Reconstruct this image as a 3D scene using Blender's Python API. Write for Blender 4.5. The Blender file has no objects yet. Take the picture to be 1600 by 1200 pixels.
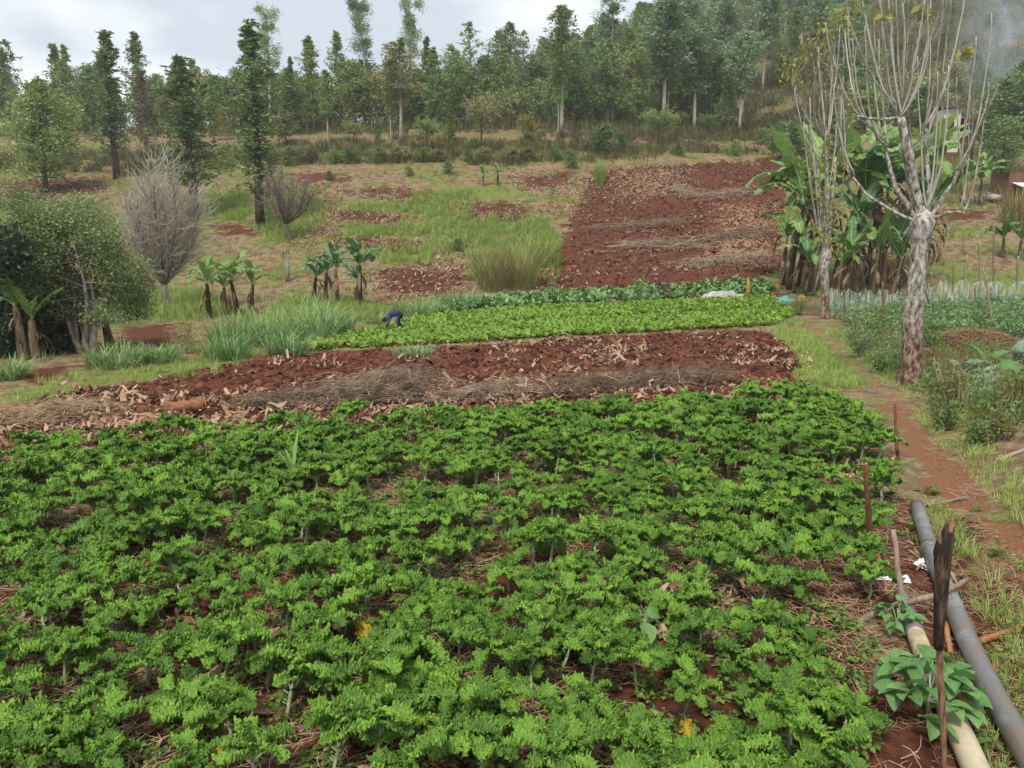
import bpy, math, random
import numpy as np
from mathutils import Vector, Matrix, Euler
R = math.radians
rng = np.random.default_rng(7)
random.seed(7)
SC = bpy.context.scene
COL = SC.collection

# ------------------------------------------------------------------ camera, sky, sun, exposure
CAM_Z, F, TH = 3.2, 1186.0, math.atan(220 / 1186.0)
cam = bpy.data.cameras.new('camera'); cam.sensor_width = 36; cam.lens = 36 * F / 1600
cam.clip_start = 0.05; cam.clip_end = 3000
camo = bpy.data.objects.new('camera', cam); COL.objects.link(camo)
camo.location = (0, 0, CAM_Z); camo.rotation_euler = (math.pi / 2 - TH, 0, 0)
SC.camera = camo
SUN_EL, SUN_AZ = 58, 200          # degrees; azimuth measured clockwise from +Y
w = bpy.data.worlds.new('World'); SC.world = w; w.use_nodes = True
nt = w.node_tree; nt.nodes.clear()
def N(t, k, **kw):
    n = t.nodes.new(k)
    for a, b in kw.items(): setattr(n, a, b)
    return n
out = N(nt, 'ShaderNodeOutputWorld'); bg = N(nt, 'ShaderNodeBackground'); bg.inputs[1].default_value = 0.05
sky = N(nt, 'ShaderNodeTexSky', sky_type='NISHITA', sun_disc=False)
sky.sun_elevation = R(SUN_EL); sky.sun_rotation = R(SUN_AZ); sky.altitude = 1800
tc = N(nt, 'ShaderNodeTexCoord'); mp = N(nt, 'ShaderNodeMapping'); mp.inputs['Scale'].default_value = (1.0, 1.0, 2.6)
mp.inputs['Location'].default_value = (0.35, 0.1, 0.2)
n1 = N(nt, 'ShaderNodeTexNoise'); n1.inputs['Scale'].default_value = 2.6; n1.inputs['Detail'].default_value = 6; n1.inputs['Roughness'].default_value = 0.5
n2 = N(nt, 'ShaderNodeTexNoise'); n2.inputs['Scale'].default_value = 4.2; n2.inputs['Detail'].default_value = 5
cr = N(nt, 'ShaderNodeValToRGB')
cr.color_ramp.elements[0].position = 0.43; cr.color_ramp.elements[0].color = (5.3, 6.05, 6.9, 1)
cr.color_ramp.elements[1].position = 0.58; cr.color_ramp.elements[1].color = (8.9, 9.25, 9.6, 1)
cf = N(nt, 'ShaderNodeMapRange'); cf.inputs[1].default_value = 0.60; cf.inputs[2].default_value = 0.78
cf.inputs[3].default_value = 0.0; cf.inputs[4].default_value = 0.35
mx = N(nt, 'ShaderNodeMix', data_type='RGBA')
L = nt.links.new
L(tc.outputs['Generated'], mp.inputs['Vector']); L(mp.outputs[0], n1.inputs['Vector']); L(mp.outputs[0], n2.inputs['Vector'])
L(n1.outputs[0], cr.inputs[0]); L(n2.outputs[0], cf.inputs[0])
L(cf.outputs[0], mx.inputs['Factor']); L(cr.outputs[0], mx.inputs['A']); L(sky.outputs[0], mx.inputs['B'])
L(mx.outputs['Result'], bg.inputs[0]); L(bg.outputs[0], out.inputs[0])
sl = bpy.data.lights.new('sun', 'SUN'); sl.energy = 1.5; sl.angle = R(13); sl.color = (1, 0.96, 0.9)
so = bpy.data.objects.new('sun', sl); COL.objects.link(so)
sd = Vector((math.sin(R(SUN_AZ)) * math.cos(R(SUN_EL)), math.cos(R(SUN_AZ)) * math.cos(R(SUN_EL)), math.sin(R(SUN_EL))))
so.rotation_euler = sd.to_track_quat('Z', 'Y').to_euler()
SC.view_settings.view_transform = 'Standard'; SC.view_settings.look = 'None'
SC.view_settings.exposure = 1.3; SC.view_settings.gamma = 1.0; SC.view_settings.use_curve_mapping = False
SC.cycles.use_denoising = True
SC.cycles.max_bounces = 6; SC.cycles.diffuse_bounces = 3; SC.cycles.glossy_bounces = 2
SC.cycles.transmission_bounces = 4; SC.cycles.transparent_max_bounces = 12; SC.cycles.volume_bounces = 1

# ------------------------------------------------------------------ noise, terrain height, survey helpers
def _h(ix, iy, iz, seed):
    n = (ix.astype(np.int64) * 374761393 + iy.astype(np.int64) * 668265263 + iz.astype(np.int64) * 2147483647 + seed * 1274126177) & 0xFFFFFFFF
    n = ((n ^ (n >> 13)) * 1274126177) & 0xFFFFFFFF
    n = n ^ (n >> 16)
    return (n & 0xFFFF) / 65535.0
def vnoise(x, y, z=None, seed=0):
    x = np.asarray(x, float); y = np.asarray(y, float); z = np.zeros_like(x) if z is None else np.asarray(z, float)
    ix, iy, iz = np.floor(x), np.floor(y), np.floor(z)
    fx, fy, fz = x - ix, y - iy, z - iz
    fx, fy, fz = [t * t * (3 - 2 * t) for t in (fx, fy, fz)]
    r = 0
    for a in (0, 1):
        for b in (0, 1):
            for c in (0, 1):
                r = r + _h(ix + a, iy + b, iz + c, seed) * (fx if a else 1 - fx) * (fy if b else 1 - fy) * (fz if c else 1 - fz)
    return r * 2 - 1
def fbm(x, y, o=4, seed=0):
    r, a = 0, 1.0
    for k in range(o):
        r = r + a * vnoise(x * 2 ** k, y * 2 ** k, seed=seed + k); a *= 0.5
    return r / 1.7
def sst(a, b, x):
    t = np.clip((np.asarray(x, float) - a) / (b - a), 0, 1); return t * t * (3 - 2 * t)
PY = np.array([-20, 0, 28, 34, 38, 42, 50, 60, 70, 77.5, 79.5, 85.5, 87.2, 95, 102, 130, 200, 300, 420])
PZ = np.array([0, 0, 0, .08, .24, .6, 2.75, 5.7, 8.8, 11.0, 12.1, 12.9, 14.5, 15.9, 18.2, 30, 60, 96, 110])
def height(x, y):
    x = np.asarray(x, float); y = np.asarray(y, float)
    wob = 1.6 * vnoise(x / 14, y / 40, seed=5) * sst(60, 76, y)
    yy = y + wob
    p = (np.interp(yy - .8, PY, PZ) + np.interp(yy, PY, PZ) + np.interp(yy + .8, PY, PZ)) / 3
    S = sst(-50, 62, x - .24 * np.maximum(y - 190, 0))
    far = np.maximum(p - 17, 0)
    p = np.minimum(p, 17) + far * (0.06 + 0.94 * S)
    p = p - 0.6 * sst(-12, -40, x) * sst(45, 70, y) * (1 - sst(80, 100, y))
    p = p + 0.35 * fbm(x / 18, y / 18, 2, 11) * sst(40, 60, y) + 1.5 * fbm(x / 45, y / 45, 2, 31) * sst(110, 160, y)
    # gentle bank on the far side of the footpath
    p = p + 0.34 * sst(0.5, 2.2, x - (0.55 * y - 0.35)) * (1 - sst(11, 17, y)) * sst(4.5, 7, y)
    return p
CT, ST = math.cos(TH), math.sin(TH)
def ray(px, py):
    u, v = (px - 800) / F, (600 - py) / F
    return np.array([u, CT + v * ST, -ST + v * CT])
def spot(px, py, lift=0.0):
    """the point of the ground that the surveyed bearing meets"""
    d = ray(px, py); t = np.geomspace(2.5, 420, 5000)
    zz = CAM_Z + d[2] * t - height(d[0] * t, d[1] * t) - lift
    k = np.argmax(zz < 0)
    if not zz[k] < 0: k = len(t) - 1
    if k > 0:
        a = zz[k - 1] / (zz[k - 1] - zz[k]); tt = t[k - 1] + a * (t[k] - t[k - 1])
    else: tt = t[0]
    x, y = d[0] * tt, d[1] * tt
    return np.array([x, y, float(height(x, y)) + lift])
def at_depth(px, y):
    x = (px - 800) / F * y
    for _ in range(6):
        z = float(height(x, y)); x = (px - 800) / F * (y * CT - (z - CAM_Z) * ST)
    return np.array([x, y, float(height(x, y))])
def rise(p, py):
    """how high above p the bearing at py passes"""
    t = (600 - py) / F
    return CAM_Z + p[1] * (t * CT - ST) / (CT + t * ST) - p[2]
def mpp(p): return (p[1] * CT - (p[2] - CAM_Z) * ST) / F
def poly(*pts): return np.array([spot(*p)[:2] for p in pts])
def inside(P, x, y):
    x = np.asarray(x, float); y = np.asarray(y, float); r = np.zeros(x.shape, bool)
    for i in range(len(P)):
        (x1, y1), (x2, y2) = P[i - 1], P[i]
        c = (y1 > y) != (y2 > y)
        r ^= c & (x < (x2 - x1) * (y - y1) / (y2 - y1 + 1e-12) + x1)
    return r
def sdist(P, x, y):
    x = np.asarray(x, float); y = np.asarray(y, float); d = np.full(x.shape, 1e9)
    for i in range(len(P)):
        (x1, y1), (x2, y2) = P[i - 1], P[i]
        dx, dy = x2 - x1, y2 - y1
        t = np.clip(((x - x1) * dx + (y - y1) * dy) / (dx * dx + dy * dy + 1e-9), 0, 1)
        d = np.minimum(d, np.hypot(x - x1 - t * dx, y - y1 - t * dy))
    return np.where(inside(P, x, y), d, -d)
def pathdist(Q, x, y):
    d = np.full(np.shape(x), 1e9)
    for i in range(len(Q) - 1):
        (x1, y1), (x2, y2) = Q[i], Q[i + 1]
        dx, dy = x2 - x1, y2 - y1
        t = np.clip(((x - x1) * dx + (y - y1) * dy) / (dx * dx + dy * dy + 1e-9), 0, 1)
        d = np.minimum(d, np.hypot(x - x1 - t * dx, y - y1 - t * dy))
    return d

KALE = poly((-420, 738), (0, 712), (400, 688), (800, 660), (1240, 632), (1325, 640), (1375, 700), (1405, 770), (1385, 850), (1375, 950), (1370, 1290), (-420, 1290))
TILL = poly((-420, 738), (0, 712), (400, 688), (800, 660), (1240, 632), (1262, 590), (1235, 548), (1190, 514), (900, 530), (700, 543), (430, 556), (200, 602), (0, 640), (-420, 690))
CROP = poly((440, 550), (560, 522), (650, 496), (800, 482), (1205, 462), (1245, 492), (1215, 508), (900, 525), (700, 538))
BEAN = poly((640, 492), (745, 466), (850, 459), (1198, 434), (1212, 458), (800, 479))
BROWN = poly((828, 454), (872, 380), (930, 268), (1010, 262), (1210, 247), (1226, 300), (1222, 420), (1196, 434), (850, 457))
GARD = poly((1300, 478), (1620, 470), (1760, 560), (1700, 720), (1560, 650), (1440, 590), (1340, 540))
FOOT = np.array([spot(*p)[:2] for p in ((1192, 440), (1235, 480), (1272, 510), (1325, 560), (1375, 605), (1420, 660), (1465, 730), (1530, 800), (1620, 900), (1740, 1040))])
SOILP = [poly(*q) for q in (
    ((530, 300), (600, 292), (680, 300), (665, 318), (600, 310)), ((515, 332), (590, 328), (640, 342), (620, 356), (540, 350)),
    ((520, 376), (600, 370), (670, 382), (655, 398), (570, 388)), ((580, 425), (660, 412), (740, 430), (720, 455), (620, 470)),
    ((700, 320), (790, 312), (850, 328), (810, 350), (730, 340)), ((800, 275), (900, 268), (890, 290), (820, 300)),
    ((0, 280), (140, 278), (170, 300), (60, 312), (0, 320)), ((430, 270), (520, 268), (560, 282), (470, 290)),
    ((180, 512), (280, 505), (290, 540), (200, 540)), ((30, 580), (120, 570), (120, 596), (40, 600)),
    ((330, 350), (400, 352), (400, 372), (340, 372)), ((560, 470), (610, 465), (600, 500), (545, 505)), ((1310, 405), (1420, 400), (1440, 440), (1330, 455)),
    ((1392, 800), (1440, 780), (1510, 800), (1600, 930), (1720, 1120), (1700, 1330), (1370, 1330)), ((1450, 330), (1550, 322), (1560, 345), (1470, 350)), ((1090, 200), (1300, 160), (1330, 175), (1120, 222)), ((1000, 200), (1060, 196), (1060, 222), (1000, 222)))]
GREENP = [poly(*q) for q in (
    ((540, 315), (640, 318), (655, 330), (560, 334)), ((640, 300), (720, 300), (745, 345), (720, 400), (670, 360)), ((530, 352), (640, 352), (660, 372), (560, 370)),
    ((720, 345), (830, 340), (860, 365), (740, 372)), ((590, 385), (680, 390), (670, 412), (600, 412)), ((310, 305), (380, 300), (390, 345), (320, 340)),
    ((420, 300), (490, 300), (500, 360), (430, 380)), ((740, 380), (870, 360), (840, 440), (740, 440)), ((220, 460), (320, 455), (330, 500), (230, 500)),
    ((0, 345), (60, 345), (60, 380), (0, 380)), ((150, 580), (420, 545), (380, 575), (160, 605)), ((0, 615), (150, 592), (180, 602), (0, 640)),
    ((1200, 515), (1300, 520), (1370, 590), (1260, 596), (1240, 545)), ((690, 290), (810, 288), (820, 310), (720, 318)), ((1480, 420), (1620, 425), (1620, 470), (1480, 468)))]
STRAWP = [poly(*q) for q in (((480, 290), (530, 292), (520, 400), (470, 380)), ((730, 320), (760, 330), (740, 380), (700, 400)), ((690, 400), (745, 400), (745, 420), (690, 425)),
    ((870, 290), (930, 280), (900, 340), (860, 340)), ((940, 262), (1060, 258), (1100, 300), (960, 320)), ((1120, 320), (1220, 310), (1224, 420), (1060, 420), (1100, 380)), ((0, 650), (190, 628), (400, 640), (400, 662), (0, 690)), ((380, 620), (800, 590), (820, 628), (420, 655)),
    ((800, 255), (1000, 245), (1000, 258), (800, 270)), ((790, 215), (920, 210), (920, 232), (790, 240)))]
def weights(x, y):
    nz = 0.9 * fbm(x * 1.1, y * 1.1, 3, 3)
    sc = 0.25 + 0.018 * y
    def soft(P, wd=1.0): return sst(-1, 1, (sdist(P, x, y) / sc + nz * 1.2) / wd)
    till = soft(TILL); kale = soft(KALE); crop = np.maximum(soft(CROP), soft(BEAN)); brown = soft(BROWN)
    foot = sst(1, -1, (pathdist(FOOT, x, y) - 0.20) / 0.30 + nz * 1.1)
    soil = np.maximum.reduce([till, kale, crop, brown] + [0.8 * soft(P, 2.2) for P in SOILP] + [0.55 * soft(GARD)])
    green = np.maximum.reduce([soft(P, 2.2) for P in GREENP] + [0.5 * soft(GARD)]) * (1 - till)
    straw = np.maximum.reduce([0.8 * soft(P, 2.0) for P in STRAWP])
    return dict(soil=soil, green=green * (1 - 0.6 * foot), straw=straw, foot=foot * (1 - .5 * sst(12, 20, y)), till=till, brown=brown, kale=kale)
def clod(x, y, W):
    a = 0.5 + 0.5 * vnoise(x * 2.6, y * 2.6, seed=21)
    b = np.abs(vnoise(x * 5.3, y * 5.3, seed=22)); c = vnoise(x * 11, y * 11, seed=23)
    return W['till'] * (0.13 * a + 0.10 * b + 0.035 * c - 0.09) + W['kale'] * 0.04 * (a + c * .5) + W['brown'] * (0.07 * a + 0.06 * b - .05)
# ------------------------------------------------------------------ materials
def new_mat(name):
    m = bpy.data.materials.new(name); m.use_nodes = True; t = m.node_tree; t.nodes.clear()
    return m, t
def ramp(t, stops):
    n = N(t, 'ShaderNodeValToRGB'); e = n.color_ramp.elements
    while len(e) < len(stops): e.new(0.5)
    for k, (p, c) in enumerate(stops): e[k].position = p; e[k].color = (*c, 1)
    return n
def leafmat(name, dark, light, extra=None, ext=0.0, trans=0.3, rough=0.55, obj=0.3, scale=3.0, spec=0.25, curl=0, cd=.01):
    """leaf: colour runs dark-light by each leaf's own random number and a noise, a share ext takes the extra colour"""
    m, t = new_mat(name); l = t.links.new
    o = N(t, 'ShaderNodeOutputMaterial'); p = N(t, 'ShaderNodeBsdfPrincipled'); tr = N(t, 'ShaderNodeBsdfTranslucent'); ms = N(t, 'ShaderNodeMixShader')
    at = N(t, 'ShaderNodeAttribute', attribute_name='rnd'); oi = N(t, 'ShaderNodeObjectInfo'); ge = N(t, 'ShaderNodeNewGeometry')
    nz = N(t, 'ShaderNodeTexNoise'); nz.inputs['Scale'].default_value = scale; nz.inputs['Detail'].default_value = 3
    l(ge.outputs['Position'], nz.inputs['Vector'])
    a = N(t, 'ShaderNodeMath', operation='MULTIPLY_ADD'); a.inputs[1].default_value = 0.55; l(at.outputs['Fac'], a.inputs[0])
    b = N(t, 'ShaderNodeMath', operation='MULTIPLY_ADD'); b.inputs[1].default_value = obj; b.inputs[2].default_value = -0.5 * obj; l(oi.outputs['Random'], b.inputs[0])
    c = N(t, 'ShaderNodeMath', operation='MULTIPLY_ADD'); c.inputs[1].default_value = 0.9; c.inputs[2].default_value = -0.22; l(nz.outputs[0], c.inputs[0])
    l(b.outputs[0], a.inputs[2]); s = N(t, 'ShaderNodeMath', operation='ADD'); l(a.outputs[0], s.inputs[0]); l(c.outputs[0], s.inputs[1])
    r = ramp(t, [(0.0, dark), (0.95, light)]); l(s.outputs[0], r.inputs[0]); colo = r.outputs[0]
    if extra:
        g = N(t, 'ShaderNodeMath', operation='GREATER_THAN'); g.inputs[1].default_value = 1 - ext
        l(at.outputs['Fac'], g.inputs[0]); mm = N(t, 'ShaderNodeMix', data_type='RGBA'); mm.inputs['B'].default_value = (*extra, 1)
        l(g.outputs[0], mm.inputs['Factor']); l(colo, mm.inputs['A']); colo = mm.outputs['Result']
    l(colo, p.inputs['Base Color']); p.inputs['Roughness'].default_value = rough; p.inputs['Specular IOR Level'].default_value = spec
    if curl:
        tb = N(t, 'ShaderNodeTexCoord'); vb = N(t, 'ShaderNodeTexNoise'); vb.inputs['Scale'].default_value = curl; vb.inputs['Detail'].default_value = 3; l(tb.outputs['Object'], vb.inputs['Vector'])
        bb = N(t, 'ShaderNodeBump'); bb.inputs['Strength'].default_value = 1; bb.inputs['Distance'].default_value = cd; l(vb.outputs[0], bb.inputs['Height']); l(bb.outputs[0], p.inputs['Normal']); l(bb.outputs[0], tr.inputs['Normal'])
    l(colo, tr.inputs[0]); ms.inputs[0].default_value = trans
    l(p.outputs[0], ms.inputs[1]); l(tr.outputs[0], ms.inputs[2]); l(ms.outputs[0], o.inputs[0])
    return m
def solid(name, c1, c2, scale=8, rough=0.85, bump=0.3, stretch=(1, 1, 1), c3=None, detail=5, obj=0.25, spec=0.2, bd=0.02, lo=.35, hi=.65, metal=0.0):
    m, t = new_mat(name); l = t.links.new
    o = N(t, 'ShaderNodeOutputMaterial'); p = N(t, 'ShaderNodeBsdfPrincipled'); tc = N(t, 'ShaderNodeTexCoord'); mp = N(t, 'ShaderNodeMapping'); mp.inputs['Scale'].default_value = stretch
    nz = N(t, 'ShaderNodeTexNoise'); nz.inputs['Scale'].default_value = scale; nz.inputs['Detail'].default_value = detail; nz.inputs['Roughness'].default_value = .65
    l(tc.outputs['Object'], mp.inputs[0]); l(mp.outputs[0], nz.inputs['Vector'])
    oi = N(t, 'ShaderNodeObjectInfo'); a = N(t, 'ShaderNodeMath', operation='MULTIPLY_ADD'); a.inputs[1].default_value = obj; l(oi.outputs['Random'], a.inputs[0])
    sb = N(t, 'ShaderNodeMath', operation='SUBTRACT'); sb.inputs[1].default_value = obj * .5; l(nz.outputs[0], sb.inputs[0]); l(sb.outputs[0], a.inputs[2])
    st = [(lo, c1), (hi, c2)] if not c3 else [(lo, c1), ((lo + hi) / 2, c2), (hi, c3)]
    r = ramp(t, st); l(a.outputs[0], r.inputs[0]); l(r.outputs[0], p.inputs['Base Color'])
    p.inputs['Roughness'].default_value = rough; p.inputs['Specular IOR Level'].default_value = spec; p.inputs['Metallic'].default_value = metal
    if bump:
        bp = N(t, 'ShaderNodeBump'); bp.inputs['Strength'].default_value = bump; bp.inputs['Distance'].default_value = bd; l(nz.outputs[0], bp.inputs['Height']); l(bp.outputs[0], p.inputs['Normal'])
    l(p.outputs[0], o.inputs[0]); return m

def ground_mat():
    m, t = new_mat('ground_cover'); l = t.links.new
    o = N(t, 'ShaderNodeOutputMaterial'); p = N(t, 'ShaderNodeBsdfPrincipled'); ge = N(t, 'ShaderNodeNewGeometry')
    def nz(s, d=5, rg=.6):
        n = N(t, 'ShaderNodeTexNoise'); n.inputs['Scale'].default_value = s; n.inputs['Detail'].default_value = d; n.inputs['Roughness'].default_value = rg
        l(ge.outputs['Position'], n.inputs['Vector']); return n
    big, mid, fin, vf = nz(.35, 4), nz(1.7, 6), nz(7, 6, .7), nz(38, 4, .7)
    def rmp(n, st): r = ramp(t, st); l(n.outputs[0], r.inputs[0]); return r
    soil = rmp(fin, [(.32, (.030, .0105, .0062)), (.5, (.092, .032, .0175)), (.68, (.20, .085, .050))])
    soil2 = rmp(vf, [(.3, (.058, .020, .0115)), (.7, (.15, .055, .031))])
    straw = rmp(vf, [(.32, (.14, .075, .042)), (.52, (.34, .215, .12)), (.7, (.52, .37, .235))])
    green = rmp(fin, [(.3, (.07, .10, .02)), (.5, (.14, .17, .04)), (.7, (.24, .235, .085))])
    dry = rmp(fin, [(.28, (.10, .062, .037)), (.48, (.215, .148, .086)), (.7, (.36, .27, .175))])
    path = rmp(vf, [(.3, (.10, .046, .026)), (.5, (.215, .098, .050)), (.72, (.32, .18, .105))])
    def mix(f, a, b):
        k = N(t, 'ShaderNodeMix', data_type='RGBA'); l(f, k.inputs['Factor']); l(a, k.inputs['A']); l(b, k.inputs['B']); return k.outputs['Result']
    def fac(attr, noise, gain=1.0, off=0.0, amp=1.6):
        a = N(t, 'ShaderNodeAttribute', attribute_name=attr)
        s = N(t, 'ShaderNodeMath', operation='MULTIPLY_ADD'); s.inputs[1].default_value = amp; s.inputs[2].default_value = -amp / 2 + off; l(noise.outputs[0], s.inputs[0])
        q = N(t, 'ShaderNodeMath', operation='MULTIPLY_ADD'); q.inputs[1].default_value = gain; l(a.outputs['Fac'], q.inputs[0]); l(s.outputs[0], q.inputs[2])
        k = N(t, 'ShaderNodeMapRange', interpolation_type='SMOOTHSTEP'); k.inputs[1].default_value = .38; k.inputs[2].default_value = .62; l(q.outputs[0], k.inputs[0]); return k.outputs[0]
    hs = N(t, 'ShaderNodeMix', data_type='RGBA'); hs.inputs['Factor'].default_value = .35; l(soil.outputs[0], hs.inputs['A']); l(soil2.outputs[0], hs.inputs['B'])
    S = hs.outputs['Result']
    one = N(t, 'ShaderNodeMapRange'); one.inputs[1].default_value = .44; one.inputs[2].default_value = .62; one.inputs[4].default_value = .95; l(big.outputs[0], one.inputs[0])
    base = mix(one.outputs[0], dry.outputs[0], green.outputs[0])
    two = N(t, 'ShaderNodeMapRange'); two.inputs[1].default_value = .48; two.inputs[2].default_value = .60; two.inputs[4].default_value = .6; l(mid.outputs[0], two.inputs[0])
    base = mix(two.outputs[0], base, S)
    c = mix(fac('green', mid), base, green.outputs[0])
    c = mix(fac('soil', mid, 1.0, .05, 1.0), c, S)
    c = mix(fac('straw', fin, .7, 0, 2.6), c, straw.outputs[0])
    c = mix(fac('foot', mid, 1.0, -.05, 1.7), c, path.outputs[0])
    l(c, p.inputs['Base Color']); p.inputs['Roughness'].default_value = .95; p.inputs['Specular IOR Level'].default_value = .1
    bp = N(t, 'ShaderNodeBump'); bp.inputs['Strength'].default_value = .8; bp.inputs['Distance'].default_value = .06; l(fin.outputs[0], bp.inputs['Height'])
    bp2 = N(t, 'ShaderNodeBump'); bp2.inputs['Strength'].default_value = .6; bp2.inputs['Distance'].default_value = .015; l(vf.outputs[0], bp2.inputs['Height'])
    l(bp.outputs[0], bp2.inputs['Normal']); l(bp2.outputs[0], p.inputs['Normal']); l(p.outputs[0], o.inputs[0]); return m
M = {}
M['ground'] = ground_mat()
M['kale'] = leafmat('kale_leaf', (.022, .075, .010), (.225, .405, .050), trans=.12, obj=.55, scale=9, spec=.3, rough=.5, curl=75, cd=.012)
M['kale_old'] = leafmat('kale_yellow_leaf', (.42, .30, .02), (.60, .45, .04), trans=.25, scale=9)
M['kale_rib'] = solid('kale_rib', (.22, .34, .13), (.36, .46, .24), scale=30, bump=0, rough=.5)
M['kale_stem'] = solid('kale_stem', (.17, .24, .10), (.34, .40, .22), scale=40, bump=.3, rough=.7, c3=(.42, .44, .30), bd=.004)
M['weed'] = leafmat('weed_leaf', (.06, .115, .018), (.22, .31, .07), trans=.3, obj=.5)
M['weed_red'] = leafmat('purple_weed_leaf', (.09, .03, .05), (.20, .08, .11), trans=.2)
M['bean'] = leafmat('bean_leaf', (.07, .19, .045), (.21, .37, .12), trans=.3, obj=.5, scale=22, curl=12, cd=.005, spec=.4)
M['crop'] = leafmat('bright_crop_leaf', (.13, .245, .025), (.30, .43, .07), trans=.35, obj=.4)
M['beanrow'] = leafmat('bean_row_leaf', (.09, .19, .05), (.27, .42, .15), trans=.25, obj=.5)
M['grass'] = leafmat('grass_blade', (.16, .25, .045), (.42, .50, .14), trans=.35, obj=.5)
M['grass_dry'] = leafmat('dry_grass_blade', (.20, .15, .06), (.45, .36, .18), extra=(.19, .23, .06), ext=.35, trans=.3, obj=.5)
M['grass_olive'] = leafmat('rank_grass_blade', (.08, .085, .03), (.24, .21, .09), extra=(.10, .14, .04), ext=.3, trans=.3, obj=.6)
M['napier'] = leafmat('napier_blade', (.09, .20, .06), (.37, .50, .20), trans=.3, obj=.3)
M['maize'] = leafmat('maize_blade', (.10, .24, .05), (.26, .42, .12), trans=.35)
M['banana'] = leafmat('banana_leaf', (.09, .19, .035), (.30, .43, .12), trans=.35, obj=.5, scale=2.0, spec=.4, rough=.4)
M['banana_dark'] = leafmat('dark_banana_leaf', (.04, .11, .035), (.15, .27, .09), trans=.25, obj=.4, scale=2.0, spec=.4, rough=.4)
M['banana_dead'] = leafmat('dead_banana_leaf', (.10, .065, .032), (.30, .21, .115), trans=.15, obj=.3)
M['banana_stem'] = solid('banana_stem', (.035, .021, .013), (.11, .075, .042), scale=7, stretch=(3, 3, .6), c3=(.20, .145, .085), bump=.6, obj=.4)
M['bark_grey'] = solid('grey_bark', (.10, .08, .06), (.22, .19, .155), scale=6, stretch=(2, 2, .6), c3=(.34, .31, .27), bump=.6)
M['bark_pale'] = solid('pale_bark', (.24, .20, .16), (.42, .38, .33), scale=3, stretch=(2, 2, .4), bump=.3)
M['bark_dark'] = solid('dark_bark', (.05, .035, .026), (.13, .095, .07), scale=4, stretch=(2, 2, .5), bump=.4)
M['twig'] = solid('dry_twig', (.21, .175, .14), (.40, .355, .295), scale=5, bump=0, obj=.5)
M['brush'] = solid('dead_brush', (.13, .085, .055), (.27, .195, .13), scale=3, c3=(.36, .28, .20), bump=0)
M['straw'] = solid('straw', (.30, .19, .10), (.50, .37, .23), scale=3, bump=0, obj=.6)
M['husk'] = solid('dry_husk', (.20, .11, .068), (.40, .275, .185), scale=9, bump=.2, obj=.7, bd=.004)
M['clod'] = solid('soil_clod', (.042, .0145, .0082), (.115, .040, .022), scale=5, c3=(.18, .072, .041), bump=.5, obj=.4, spec=.1)

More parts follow.
